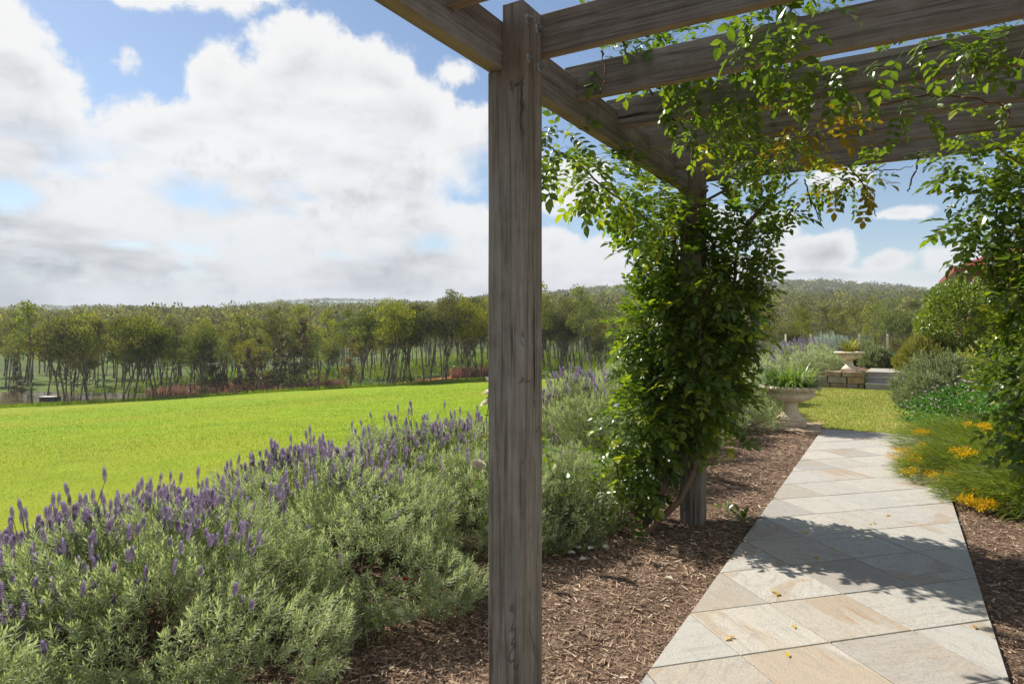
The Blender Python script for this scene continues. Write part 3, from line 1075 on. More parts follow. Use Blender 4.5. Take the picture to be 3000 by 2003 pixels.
VX, VY = POST_X, Y2
left_clusters = [
    ((VX - .30, VY - .12, .66), (.26, .30, .28), 110), ((VX - .08, VY, .92), (.46, .46, .32), 290), ((VX - .04, VY, 1.2), (.50, .50, .40), 330),
    ((VX, VY + .02, 1.55), (.52, .50, .40), 330), ((VX + .02, VY + .03, 1.9), (.50, .50, .38), 270), ((VX - .24, VY - .02, 2.22), (.28, .36, .30), 150), ((VX + .32, VY + .12, 2.2), (.24, .32, .32), 100),
    ((VX - .34, VY - .35, .72), (.26, .3, .42), 120), ((VX - .42, VY - .4, .36), (.24, .26, .26), 70), ((VX - .30, VY - .2, 1.45), (.24, .3, .40), 120),
    ((VX + .30, VY + .15, 1.8), (.18, .3, .5), 80), ((VX + .38, VY + .2, 2.42), (.34, .26, .16), 60),
    # swags outside the beam, towards the near post
    ((VX - .20, 4.7, 2.42), (.22, .5, .26), 170), ((VX - .20, 3.95, 2.49), (.20, .45, .20), 120), ((VX - .20, 3.4, 2.52), (.16, .3, .13), 45),
    ((VX - .2, 3.2, 2.62), (.12, .18, .12), 20),
    # over and between the rafters
    ((-1.2, 3.2, 2.95), (.30, .14, .06), 40), ((-.85, 3.3, 2.97), (.38, .16, .08), 70), ((-.55, 3.35, 2.98), (.3, .16, .09), 55),
    ((-1.05, 3.85, 2.95), (.30, .2, .07), 60), ((-.92, 4.4, 2.88), (.28, .25, .12), 90), ((-.85, 4.95, 2.78), (.28, .22, .16), 110),
    ((-1.05, 3.45, 2.76), (.14, .12, .09), 30), ((-.95, 3.9, 2.72), (.14, .16, .10), 40), ((-.75, 3.42, 2.76), (.24, .10, .10), 55),
    ((-.70, 4.35, 2.66), (.28, .22, .13), 55), ((-.40, 2.86, 2.82), (.20, .12, .14), 55),
    ((-.45, 2.62, 2.90), (.16, .10, .07), 22), ((-.34, 3.42, 2.80), (.20, .16, .10), 34), ((-.15, 3.7, 2.78), (.2, .14, .08), 22),
    ((-.55, 5.38, 2.62), (.4, .14, .12), 60), ((-.25, 5.2, 2.62), (.2, .14, .08), 26), ((-.5, 4.0, 2.95), (.4, .3, .06), 40), ((-.5, 4.9, 2.95), (.5, .35, .06), 50),
]
left_stems = [
    ([(VX - .30, VY - .30, 0), (VX - .2, VY - .22, .25), (VX - .12, VY - .12, .55)] + wind(VX, VY, .15, .8, 2.6, 1.3, 3.6), .034, .016),
    ([(VX - .42, VY - .12, 0), (VX - .36, VY - .12, .3), (VX - .16, VY - .05, .7)] + wind(VX, VY, .17, .95, 2.7, 1.0, 2.6), .028, .014),
    ([(VX - .25, VY - .45, 0), (VX - .02, VY - .25, .26), (VX + .05, VY - .13, .5)] + wind(VX, VY, .14, .7, 2.6, 1.1, 5.2), .026, .012),
    ([(VX - .5, VY - .3, 0), (VX - .48, VY - .3, .35), (VX - .38, VY - .34, .8), (VX - .3, VY - .2, 1.2)], .020, .010),
    ([(VX - .46, VY - .42, 0), (VX - .44, VY - .4, .3), (VX - .5, VY - .5, .62)], .013, .006),
    ([(VX + .12, VY - .02, 1.3), (VX + .28, VY + .02, 1.75), (VX + .34, VY + .05, 2.2), (VX + .6, VY + .1, 2.6)], .016, .008),
    ([(VX + .1, VY - .1, 1.5), (VX + .3, VY - .05, 1.95), (VX + .42, VY, 2.35), (VX + .75, VY + .1, 2.64)], .014, .006),
    ([(VX - .1, VY, 1.7), (VX + .2, VY - .1, 1.86), (VX + .38, VY - .06, 1.9)], .010, .004),
    ([(VX - .2, 4.9, 2.3), (VX - .26, 4.2, 2.42), (VX - .22, 3.5, 2.50), (VX - .24, 3.0, 2.50)], .009, .003),
    ([(-1.3, 4.9, 2.72), (-1.15, 4.2, 2.78), (-1.2, 3.4, 2.90), (-1.1, 2.9, 2.92)], .010, .005),
    ([(-1.1, 4.0, 2.90), (-.6, 3.6, 2.95), (-.4, 3.1, 2.92), (-.42, 2.75, 2.90)], .010, .004),
    ([(-1.25, 3.02, 2.90), (-1.24, 3.03, 2.78), (-1.27, 3.03, 2.64), (-1.29, 3.05, 2.52)], .006, .002),
    ([(-1.0, 2.46, 2.88), (-1.02, 2.44, 2.95), (-1.0, 2.43, 3.05)], .010, .006),
    ([(VX + .1, VY - .1, 2.5), (-.7, 5.0, 2.72), (-.2, 4.2, 2.9), (.3, 3.9, 2.66)], .011, .005),
    ([(VX + .15, VY - .3, .9), (VX + .18, VY - .32, 1.2), (VX + .12, VY - .3, 1.5), (VX + .2, VY - .3, 1.8)], .004, .002),
]
left_dead = [
    ([(-.58, 5.24, 2.62), (-.55, 5.24, 2.5), (-.50, 5.24, 2.38), (-.47, 5.24, 2.28)], .006, .003),
    ([(-.28, 5.24, 2.66), (-.21, 5.24, 2.56), (-.15, 5.24, 2.42), (-.12, 5.24, 2.31)], .006, .003),
    ([(-.21, 5.24, 2.56), (-.14, 5.22, 2.62), (-.06, 5.2, 2.66)], .005, .003), ([(-.21, 5.24, 2.56), (-.28, 5.25, 2.55), (-.36, 5.26, 2.52)], .003, .001),
    ([(.13, 5.2, 2.72), (.12, 5.22, 2.62), (.09, 5.22, 2.54), (.07, 5.22, 2.46)], .007, .005),
    ([(-.1, 5.2, 2.62), (0.0, 5.2, 2.615), (.1, 5.2, 2.63)], .004, .002),
]
vine('climbing_vine', 'leafy green vine wrapped round the second pergola post and spreading over the rafters', left_clusters, left_stems, 260,
     (VX - .35, VY - .3, 0), gold=[((-.40, 3.88, 2.66), (.13, .1, .13), 16), ((-.22, 5.2, 2.56), (.08, .06, .08), 6), ((-.42, 5.22, 2.60), (.06, .06, .06), 4)], dead=left_dead)
QX, QY = 1.02, 5.08
right_clusters = [
    ((QX, QY, .75), (.46, .46, .30), 150), ((QX, QY, 1.1), (.48, .48, .38), 250), ((QX, QY, 1.5), (.50, .48, .42), 280), ((QX - .02, QY, 1.9), (.54, .5, .42), 280),
    ((QX - .1, QY, 2.3), (.62, .5, .36), 260), ((QX - .42, QY - .05, 2.44), (.32, .28, .2), 100), ((QX - .5, QY, 2.2), (.18, .2, .24), 35), ((QX - .5, QY - .05, 2.62), (.38, .3, .12), 80),
    ((.6, 4.6, 2.86), (.3, .3, .10), 50), ((.35, 3.95, 2.97), (.4, .18, .07), 45), ((.2, 3.32, 2.78), (.30, .12, .07), 40), ((.45, 3.42, 2.74), (.22, .12, .08), 36),
    ((.05, 3.9, 2.68), (.2, .14, .08), 22), ((.66, 3.9, 2.93), (.25, .3, .07), 35), ((QX - .22, QY - .3, 1.1), (.2, .22, .28), 40), ((QX - .1, QY - .4, 1.7), (.36, .2, .5), 120),
]
right_stems = [
    ([(QX - .1, QY - .2, 0), (QX - .12, QY - .16, .4)] + wind(QX, QY + .1, .16, .7, 2.6, 1.1, 3.9), .03, .014),
    ([(QX + .12, QY - .25, 0), (QX + .05, QY - .16, .4)] + wind(QX, QY + .1, .15, .7, 2.6, 1.2, 5.0), .024, .012),
    ([(QX - .5, QY - .2, 2.62), (QX - .36, QY - .22, 2.5), (QX - .1, QY - .25, 2.36), (QX + .2, QY - .3, 2.26)], .006, .004),
    ([(QX - .22, QY - .42, 2.42), (QX - .2, QY - .45, 2.2), (QX - .19, QY - .46, 1.95)], .006, .004),
    ([(-.1, 3.98, 2.72), (.2, 4.05, 2.74), (.45, 4.1, 2.66), (.5, 4.12, 2.6)], .008, .004),
    ([(QX - .2, QY - .3, .0), (QX - .22, QY - .32, .3), (QX - .3, QY - .4, .62)], .008, .004),
]
vine('climbing_vine', 'dense dark green vine hanging down the far right pergola post', right_clusters, right_stems, 200, (QX - .1, QY - .2, 0))

# ------------------------------------------------------------------ lavender


def shoot_template(n, leaf, w, h):
    """a leafy shoot standing along +Z"""
    g = Geo()
    a = np.arange(n) * 2.4
    z = np.linspace(0.1, 1, n) * h
    e = np.linspace(.5, 1.15, n)
    D = np.stack([np.cos(a) * np.cos(e), np.sin(a) * np.cos(e), np.sin(e)], axis=1)
    P = np.stack([0 * z, 0 * z, z], axis=1)
    g.scatter(DIA_V * np.array([w / leaf, 1, 1]), DIA_F, P, frames(D), np.full(n, leaf) * rng.uniform(.8, 1.2, n), np.linspace(.3, .7, n))
    return g.arrays()


SH_NEAR = shoot_template(14, .033, .0060, .078)
SH_FAR = shoot_template(8, .052, .015, .11)
SH_NEEDLE = shoot_template(12, .034, .0075, .10)
SH_BUSH = shoot_template(10, .045, .014, .10)


def put_shoots(g, T, P, D, S, tint, mat=0):
    V, Fs, t = T
    F = Fs[0][0]
    Ms = frames(D, roll=rng.uniform(0, 6.28, len(P)))
    Ms = Ms[:, :, [0, 2, 1]] * np.array([1, -1, 1])   # shoot axis along D
    n, k = len(P), len(V)
    VV = np.einsum('nij,nkj->nki', Ms, V[None] * S[:, None, None]) + P[:, None]
    FF = (F[None] + (np.arange(n) * k)[:, None, None]).reshape(-1, F.shape[1])
    tt = np.clip(np.tile(t, n) * .6 + np.repeat(tint, k) - .1, 0, 1)
    return g.add(VV.reshape(-1, 3), FF, tt, mat)


def dome(n, rx, ry, h, seed, low=-.15, inner=.35):
    """points on a lumpy dome standing on z = 0, with growth directions"""
    r = np.random.default_rng(seed)
    u = norm(r.normal(0, 1, (n * 2, 3)))
    u = u[u[:, 2] > low][:n]
    n = len(u)
    a = np.arctan2(u[:, 1], u[:, 0])
    lump = 1 + .10 * np.sin(a * 3 + seed) + .07 * np.sin(a * 5 + 2 * seed + u[:, 2] * 4) + .05 * np.sin(u[:, 2] * 9 + a * 2)
    rad = np.where(r.random(n) < inner, r.uniform(.45, .86, n), r.uniform(.86, 1.03, n)) * lump
    P = u * np.array([rx, ry, h * .82]) * rad[:, None]
    P[:, 2] = P[:, 2] + h * .14
    P[:, 2] = np.maximum(P[:, 2], .02)
    D = u * np.array([.8, .8, .4]) + np.array([0, 0, .75]) + r.normal(0, .22, (n, 3))
    return P, norm(D), u


def shrub_geo(seed, rx, ry, h, n, T, scale=1.0):
    g = Geo()
    P, D, u = dome(n, rx, ry, h, seed, inner=.2)
    # shoots stand in tufts with dark gaps between them
    q = P * 11.0
    tuft = np.sin(q[:, 0] * 1.3 + 1.7 * np.sin(q[:, 1] * .9 + seed)) + np.sin(q[:, 1] * 1.2 + 1.5 * np.sin(q[:, 2] * 1.1)) + np.sin(q[:, 2] * 1.4 + 1.3 * np.sin(q[:, 0] * .8))
    keep = tuft + rng.normal(0, .45, len(P)) > -.75
    P = P * (1 + .035 * np.clip(tuft, -2, 2))[:, None]
    P[:, 2] = np.maximum(P[:, 2], .02)
    P, D, u = P[keep], D[keep], u[keep]
    put_shoots(g, T, P, D, rng.uniform(.75, 1.25, len(P)) * scale, np.clip(rng.normal(.45, .14, len(P)) + .08 * wav(P[:, 0] * 4, P[:, 1] * 4, 1), 0, 1))
    return g


def woody_geo(rx, ry, h, n, r0=.007):
    g = Geo()
    for i in range(n):
        a = rng.uniform(0, 6.28)
        k = rng.uniform(.3, .85)
        e = (math.cos(a) * rx * k, math.sin(a) * ry * k, h * rng.uniform(.35, .75))
        pts = curve([(math.cos(a) * .06, math.sin(a) * .06, 0), (e[0] * .5, e[1] * .5, e[2] * .4), e], 6, .008)
        V, F = tube(pts, np.linspace(r0, r0 * .3, 6), 4)
        g.add(V, F)
    return g


def spike_mesh(seed, tall):
    """lavender flower: a thin stalk and whorls of small florets"""
    r = np.random.default_rng(seed)
    g = Geo()
    b = r.normal(0, .012, 2)
    pts = curve([(0, 0, 0), (b[0], b[1], tall * .5), (b[0] * 2, b[1] * 2, tall)], 5)
    V, F = tube(pts, .0017, 3)
    g.add(V, F, .5, 1)
    L_ = r.uniform(.042, .07)
    for k in range(9):
        f = k / 8
        z = tall - .004 + L_ * f
        rad = .0112 * (1 - .55 * abs(f - .38) * 1.5) * (1 - .35 * (f > .9))
        m = 6
        a = np.arange(m) * 6.28 / m + k * .7
        D = np.stack([np.cos(a), np.sin(a), np.full(m, .75 + f)], axis=1)
        P = np.stack([pts[-1][0] + .002 * np.cos(a), pts[-1][1] + .002 * np.sin(a), np.full(m, z)], axis=1)
        g.scatter(DIA_V * np.array([.75, 1, 1]), DIA_F, P, frames(D), np.full(m, rad * 1.45), r.uniform(.05, .6, m) + .4 * (f > .78))
    return g


SPIKES = [spike_mesh(i, t) for i, t in enumerate((.10, .13, .16, .19, .12))]


def far_spike(seed, tall):
    r = np.random.default_rng(seed)
    g = Geo()
    g.add([(-.002, 0, 0), (.002, 0, 0), (.002, .001, tall), (-.002, .001, tall)], [(0, 1, 2, 3)], .5, 1)
    for k in range(4):
        a = np.arange(4) * 1.571 + k * .7
        D = np.stack([np.cos(a), np.sin(a), np.full(4, .9 + .4 * k)], axis=1)
        P = np.repeat(np.array([[0, 0, tall + .014 * k]]), 4, 0)
        g.scatter(DIA_V * np.array([.85, 1, 1]), DIA_F, P, frames(D), np.full(4, .022 - .003 * k), r.uniform(.05, .6, 4) + .4 * (k == 3))
    return g


SPIKES_FAR = [far_spike(i, t) for i, t in enumerate((.10, .13, .16, .19, .12))]
SPIKE_ME = [s.mesh('flower_spike', [M['lav_flower'], M['lav_stalk']]) for s in SPIKES]
LAV_DIM = [(.86, .84, .70), (.80, .92, .66), (.88, .78, .74)]
LAV_ME = [shrub_geo(21 + i, *LAV_DIM[i], 6600, SH_NEAR).mesh('lavender_leaves', [M['lav']]) for i in range(3)]
LAV_FAR_ME = [shrub_geo(31 + i, *LAV_DIM[i], 2200, SH_FAR).mesh('lavender_leaves', [M['lav']]) for i in range(2)]
LAV_WOOD = [woody_geo(*LAV_DIM[i], 46).mesh('woody_stems', [M['woody']]) for i in range(3)]


def spike_spots(n, dim, seed, lean):
    """flowers stand on the crown of the shrub, mostly on its sunny side (LEAN)"""
    r = np.random.default_rng(seed)
    P, D, u = dome(n * 9, *dim, seed + 100, low=.25, inner=0)
    w = u[:, 2] * 1.0 + u @ np.array(lean) * 0.70 + r.normal(0, .46, len(u))
    idx = np.argsort(-w)[:n]
    return P[idx] - np.array([0, 0, .035]), norm(D[idx] * .35 + np.array([0, 0, 1]) + r.normal(0, .09, (n, 3)))


def lavender(label, loc, v, s=1.0, rz=0.0, n_sp=70, far=False, sz=1.0, joined=False):
    o = thing('lavender_shrub', label, 'lavender', loc, rz, 'lavender shrubs along the garden bed')
    o.scale = (s, s, s * sz)
    fo = tag(link(bpy.data.objects.new('foliage', (LAV_FAR_ME if far else LAV_ME)[v % (2 if far else 3)]), o), kind='stuff')
    link(bpy.data.objects.new('woody_stems', LAV_WOOD[v]), o)
    c, sn = math.cos(-rz), math.sin(-rz)
    lean = (-.8 * c - .1 * sn, -.8 * sn + .1 * c, 0)
    P, D = spike_spots(n_sp, LAV_DIM[v], v + int(loc[1] * 10) + 7, lean)
    Ms = frames(D, roll=rng.uniform(0, 6.28, n_sp))[:, :, [0, 2, 1]] * np.array([1, -1, 1])
    if not joined:
        P2, D2 = spike_spots(int(n_sp * 1.7), LAV_DIM[v], v + int(loc[1] * 10) + 57, lean)
        n2 = len(P2)
        M2 = frames(D2, roll=rng.uniform(0, 6.28, n2))[:, :, [0, 2, 1]] * np.array([1, -1, 1])
    if True:
        g = Geo()
        Pj, Mj = (P, Ms) if joined else (P2, M2)
        for i in range(len(Pj)):
            V, Fs, t = (SPIKES_FAR if joined else SPIKES)[i % 5].arrays()
            base = 0
            VV = (Mj[i] @ (V * (1.7 if far else .95)).T).T + Pj[i]
            for k, (F, m) in enumerate(Fs):
                g.f.append((F + g.n, m))
            g.v.append(VV)
            g.t.append(t)
            g.n += len(VV)
        tag(g.build('flower_spikes', [M['lav_flower'], M['lav_stalk']], o), kind='stuff')
    if not joined:
        for i in range(n_sp):
            f = link(bpy.data.objects.new('flower_spike', SPIKE_ME[i % 5]), o)
            m = Matrix(Ms[i].tolist()).to_4x4()
            m.translation = Vector(P[i])
            f.matrix_basis = m @ Matrix.Scale(rng.uniform(.85, 1.15), 4)
    return o


lavender('large lavender shrub in the near corner, its flowers reaching the picture edge', (-3.05, .55, 0), 0, 1.0, .4, 200, sz=.9)
lavender('broad lavender shrub with crowded purple spikes along its field side', (-3.0, 1.75, 0), 1, 1.02, 1.3, 260, sz=.93)
lavender('lavender shrub filling the gap on the field side of the near row', (-3.75, 1.35, 0), 2, .72, 3.9, 80, sz=.9)
lavender('lavender shrub with a thin red rose growing at its foot', (-2.98, 2.95, 0), 2, 1.02, 2.6, 240, sz=.92)
lavender('lavender shrub immediately left of the near post, beside a white rose', (-3.02, 4.15, 0), 0, 1.04, 4.2, 200, sz=.98)
lavender('lavender shrub behind the near post, dark at its foot', (-2.75, 5.05, 0), 1, .82, 5.1, 62, sz=.9)
lavender('tall lavender shrub showing between the near post and the vine', (-2.75, 6.45, 0), 2, 1.12, .9, 131, sz=1.12)
lavender('lavender shrub at the edge of the field, left of the vine column', (-3.0, 8.0, 0), 0, 1.15, 2.2, 139, sz=1.12, joined=True)
lavender('flowering lavender shrub partly hidden behind the vine column', (-2.85, 9.6, 0), 1, 1.15, 3.3, 139, True, 1.15, True)
lavender('lavender shrub beside the rough stone slab of the nearer urn', (-2.25, 10.4, 0), 2, .82, 1.4, 77, True, 1.0, True)
lavender('lavender shrub behind the nearer urn, next to the white roses', (-2.5, 12.1, 0), 0, 1.0, 4.6, 124, True, 1.05, True)
lavender('lavender shrub halfway between the two urns, on the lawn edge', (-2.75, 14.0, 0), 1, 1.05, 5.6, 139, True, 1.1, True)
lavender('lavender shrub in front of the low stone wall', (-2.9, 16.0, 0), 2, 1.05, .3, 139, True, 1.1, True)
lavender('lavender shrub spilling over the low wall, dark green and sparse of flower', (-1.85, 19.25, .34), 0, .74, 2.0, 38, True, .95, True)
lavender('big lavender mound in full flower left of the farther urn', (-2.2, 20.6, .36), 1, 1.12, 3.0, 160, True, .80, True)
lavender('lavender shrub at the terrace corner, farthest left on the wall', (-3.4, 19.6, .28), 2, .75, 1.0, 124, True, 1.0, True)

# ------------------------------------------------------------------ other shrubs


def leafy_shrub(name, label, cat, loc, dims, n, mat, size, w=.5, seed=1, template='leaf', low=-.5, stems=20, group=None, inner=.35, ball=False):
    o = thing(name, label, cat, loc, 0, group)
    rx, ry, h = dims
    g = Geo()
    if template == 'leaf':
        P, D, u = dome(n, rx, ry, h, seed, low, inner)
        if ball:
            r_ = np.linalg.norm(P[:, :2] / np.array([rx, ry]), axis=1) / np.maximum(np.linalg.norm(u[:, :2], axis=1), .05)
            P[:, 2] = h * .5 + u[:, 2] * h * .5 * np.minimum(r_, 1.1)
        D = u * .8 + rng.normal(0, .55, P.shape) + np.array([0, 0, .1])
        tv, tf = (DIA_V * np.array([w * 1.15, 1, 1]), DIA_F) if ball else (leaf_t(w), LEAF_F)
        g.scatter(tv, tf, P, frames(D, roll=rng.uniform(-1, 1, len(P))), rng.uniform(.7, 1.25, len(P)) * size,
                  np.clip(rng.normal(.42, .2, len(P)) + .12 * wav(P[:, 0], P[:, 2], .35), 0, 1))
    else:
        P, D, u = dome(n, rx, ry, h, seed, low, inner)
        put_shoots(g, template, P, D, rng.uniform(.8, 1.3, len(P)) * size, np.clip(rng.normal(.42, .18, len(P)), 0, 1))
    tag(g.build('foliage', mat, o), kind='stuff')
    if stems:
        woody_geo(rx, ry, h, stems, .012).build('woody_stems', M['woody'], o)
    return o


leafy_shrub('rosemary_shrub', 'rounded grey green rosemary shrub beside the steps', 'shrub', (.80, 15.4, 0), (.74, .8, .92), 4200, M['rosemary'], 1.1, seed=5, template=SH_BUSH, stems=40)
leafy_shrub('rosemary_shrub', 'smaller grey green shrub leaning out below the big rosemary', 'shrub', (.48, 14.3, 0), (.36, .42, .58), 2400, M['rosemary'], 1.0, seed=6, template=SH_BUSH, stems=20)
leafy_shrub('golden_shrub', 'olive gold feathery shrub at the top right of the steps', 'shrub', (.62, 20.6, .35), (.62, .7, .86), 3400, M['olive'], 1.1, seed=8, template=SH_BUSH)
leafy_shrub('round_hedge_tree', 'tall clipped round bush in front of the red roofed house', 'hedge', (1.66, 21.4, .35), (1.2, 1.25, 2.36), 30000, M['hedge'], .075, .55, seed=9, low=-.95, stems=30, inner=.2, ball=True)
leafy_shrub('silver_shrub', 'pale silvery bush rising above the lavender by the fence', 'shrub', (-1.75, 22.6, .36), (.62, .6, .80), 1700, M['silver'], 1.4, seed=12, template=SH_BUSH)
leafy_shrub('dark_shrub', 'small dark green bush behind the farther urn', 'shrub', (-.50, 21.5, .36), (.36, .4, .50), 1300, M['rosemary'], 1.2, seed=13, template=SH_BUSH)
leafy_shrub('loose_shrub', 'loose greyish shrub left of the silvery bush on the terrace', 'shrub', (-3.2, 22.5, .36), (.9, .8, .55), 1500, M['rosemary'], 1.2, seed=14, template=SH_BUSH)
leafy_shrub('loose_shrub', 'loose sage green shrub right of the silvery bush by the fence', 'shrub', (-1.0, 23.0, .36), (.5, .5, .6), 1500, M['rosemary'], 1.2, seed=15, template=SH_BUSH)
leafy_shrub('low_shrub', 'dull green low bush under the round hedge, by the orange flowers', 'shrub', (1.55, 16.9, 0), (.85, .8, .9), 2200, M['needle'], 1.4, seed=16, template=SH_BUSH)
leafy_shrub('pale_leaf_bush', 'bright light green bush behind the far right post', 'shrub', (1.9, 14.2, 0), (.8, .8, 1.5), 6500, M['hedge'], .08, .5, seed=17)
leafy_shrub('low_rosemary', 'dark needle leaved shrub low between the near post and the vine', 'shrub', (-2.2, 4.35, 0), (.42, .45, .42), 1300, M['rosemary'], .9, seed=18, template=SH_NEEDLE, stems=40)

# daisy bush with lilac flowers
db = leafy_shrub('daisy_bush', 'bright green daisy bush covered in closed lilac flowers', 'shrub', (1.15, 12.3, 0), (1.05, 1.15, .62), 6500, M['daisy_leaf'], .052, .45, seed=19, stems=24)
P, D, u = dome(700, 1.05, 1.15, .66, 19, .1, 0)
sel = rng.choice(len(P), 70, replace=False)
g = Geo()
for i in sel:
    c = P[i] + np.array([0, 0, .05])
    a = np.arange(9) * .7
    dd = np.stack([np.cos(a) * .9 + .9, np.sin(a) * .9 - .2, np.full(9, .55)], axis=1)
    g.scatter(DIA_V * np.array([.34, 1, 1]), DIA_F, np.repeat(c[None], 9, 0), frames(dd), np.full(9, .036), rng.random(9))
tag(g.build('flowers', M['daisy'], db), kind='stuff')


def needle_mound(label, loc, dims, n, seed, fl=(), rz=0.0, lean=(-.6, -.5, 0)):
    """feathery ground cover: long fine needles swept towards the path, with golden flower heads"""
    o = thing('grassy_shrub', label, 'ground cover', loc, rz, 'golden flowered ground cover by the path')
    P, D, u = dome(n, *dims, seed, -.05, .4)
    D = u * np.array([.9, .9, .25]) + np.array(lean) + rng.normal(0, .30, P.shape) + np.array([0, 0, .22])
    g = Geo()
    BL = np.array([(-.5, 0, 0), (.5, 0, 0), (.42, .5, .10), (-.42, .5, .10), (0, 1, .02)])
    Ms = frames(D, roll=rng.uniform(-.6, .6, len(P)))
    S = rng.uniform(.10, .22, len(P))
    tint = np.clip(rng.normal(.42, .22, len(P)), 0, 1)
    T = BL * np.array([.040, 1, 1])
    n_, k = len(P), 5
    VV = np.einsum('nij,nkj->nki', Ms, T[None] * S[:, None, None]) + P[:, None]
    b = (np.arange(n_) * k)[:, None, None]
    g.add(VV.reshape(-1, 3), (np.array([(0, 1, 2, 3)])[None] + b).reshape(-1, 4), np.repeat(tint, k))
    g.f.append(((np.array([(3, 2, 4)])[None] + b).reshape(-1, 3), 0))
    tag(g.build('foliage', M['needle'], o), kind='stuff')
    woody_geo(dims[0], dims[1], dims[2], 26, .005).build('woody_stems', M['woody'], o)
    for (x, y, z, r) in fl:
        m = int(420 * r / .1)
        r *= 1.5
        z += .05
        uu = norm(rng.normal(0, 1, (m, 3)))
        k_ = rng.integers(0, 5, m)
        sub = rng.normal(0, 1, (5, 3)) * np.array([r * .55, r * .55, r * .18])
        p = np.array([x, y, z]) + sub[k_] + uu * np.array([r * .42, r * .36, r * .16]) * rng.uniform(.3, 1.2, (m, 1))
        dd = uu * .4 + np.array(lean) * .6 + np.array([0, 0, .35]) + rng.normal(0, .3, uu.shape)
        Geo().scatter(DIA_V * np.array([.22, 1, 1]), DIA_F, p, frames(dd), rng.uniform(.022, .042, m), rng.random(m)).build('flower_head', M['yellow'], o)['kind'] = 'stuff'
    return o


needle_mound('feathery ground cover with the biggest golden flowers, spilling on to the path', (.78, 8.15, 0), (.72, .85, .36), 9500, 41,
             [(-.60, -.30, .13, .13), (-.66, -.05, .12, .10), (-.52, -.62, .10, .12), (-.36, -.80, .09, .10), (-.62, .28, .16, .08), (-.2, -.5, .28, .08), (.25, -.55, .30, .10)])
needle_mound('grassy ground cover at the far end of the path, with fewer flowers', (.95, 9.75, 0), (.85, .85, .40), 9000, 42,
             [(-.66, -.3, .2, .08), (-.1, -.55, .36, .09), (.35, -.5, .40, .09)])
needle_mound('nearest mound of grassy ground cover, with one orange gold flower head at the paving', (1.05, 7.0, 0), (.62, .55, .34), 6500, 43,
             [(-.50, -.34, .06, .12), (-.40, -.40, .05, .09), (.10, -.40, .20, .10), (.32, -.34, .22, .08)])
needle_mound('grassy ground cover behind the hanging leaves of the far right post', (1.75, 8.3, 0), (.7, .8, .42), 6500, 44, [(-.3, -.5, .36, .09), (0, -.62, .34, .09)])

# orange flowers beyond the rosemary
of = thing('orange_flowers', 'loose patch of small orange flowers under the round bush', 'flowers', (1.55, 17.6, 0))
g = Geo()
P, D, u = dome(420, .75, .6, 1.05, 52, .15, 0)
g.scatter(DIA_V * np.array([.6, 1, 1]), DIA_F, P, frames(D), rng.uniform(.03, .06, len(P)), rng.random(len(P)))
tag(g.build('petals', M['orange'], of), kind='stuff')

# ------------------------------------------------------------------ urns


def lathe(profile, seg, flute=None):
    """profile: (radius, z) rows; flute(i, angle) scales a row's radius"""
    V, F = [], []
    for i, (r, z) in enumerate(profile):
        for j in range(seg):
            a = j * 2 * math.pi / seg
            k = flute(i, a) if flute else 1.0
            V.append((r * k * math.cos(a), r * k * math.sin(a), z))
    for i in range(len(profile) - 1):
        for j in range(seg):
            k = (j + 1) % seg
            F.append((i * seg + j, i * seg + k, (i + 1) * seg + k, (i + 1) * seg + j))
    return V, F


def urn(label, loc, s, rz=0.0):
    o = thing('garden_urn', label, 'urn', loc, rz, 'stone urns beside the path', s)
    bm_object('plinth', box_bm(-.205, .205, -.205, .205, 0, .068, .008, 2, .0012), M['urn'], o)
    ped = [(.0, .069), (.185, .069), (.190, .078), (.186, .098), (.174, .106), (.168, .112), (.166, .122), (.142, .138), (.118, .165), (.103, .20), (.094, .24),
           (.088, .28), (.087, .292), (.098, .296), (.104, .305), (.102, .316), (.09, .322), (.088, .332), (.0, .332)]
    fl = lambda i, a: 1 + (.035 * abs(math.sin(8 * a)) if 7 <= i <= 11 else 0)
    V, F = lathe(ped, 96, fl)
    Geo().add(V, F).build('pedestal', M['urn'], o, True)
    bowl = [(.0, .333), (.095, .333), (.13, .338), (.19, .352), (.25, .375), (.295, .402), (.318, .43), (.322, .445), (.314, .456), (.300, .461), (.297, .468),
            (.306, .472), (.308, .480), (.296, .484), (.29, .49), (.292, .507), (.30, .512), (.29, .52), (.2, .52), (.0, .50)]
    gd = lambda i, a: 1 + (.030 * abs(math.sin(13 * a)) - .012 if 3 <= i <= 8 else 0)
    V, F = lathe(bowl, 156, gd)
    Geo().add(V, F).build('bowl', M['urn'], o, True)
    rim = [(.285, .514), (.33, .511), (.375, .513), (.402, .522), (.412, .536), (.406, .552), (.388, .562), (.372, .566), (.356, .560), (.348, .535), (.285, .53)]
    eg = lambda i, a: 1 + (.012 * math.sin(28 * a) if 3 <= i <= 7 else 0)
    V, F = lathe(rim, 168, eg)
    Geo().add(V, F).build('rim', M['urn'], o, True)
    V, F = lathe([(.352, .534), (.2, .548), (.001, .552)], 40)
    Geo().add(V, F).build('soil', M['soil'], o, True)
    return o


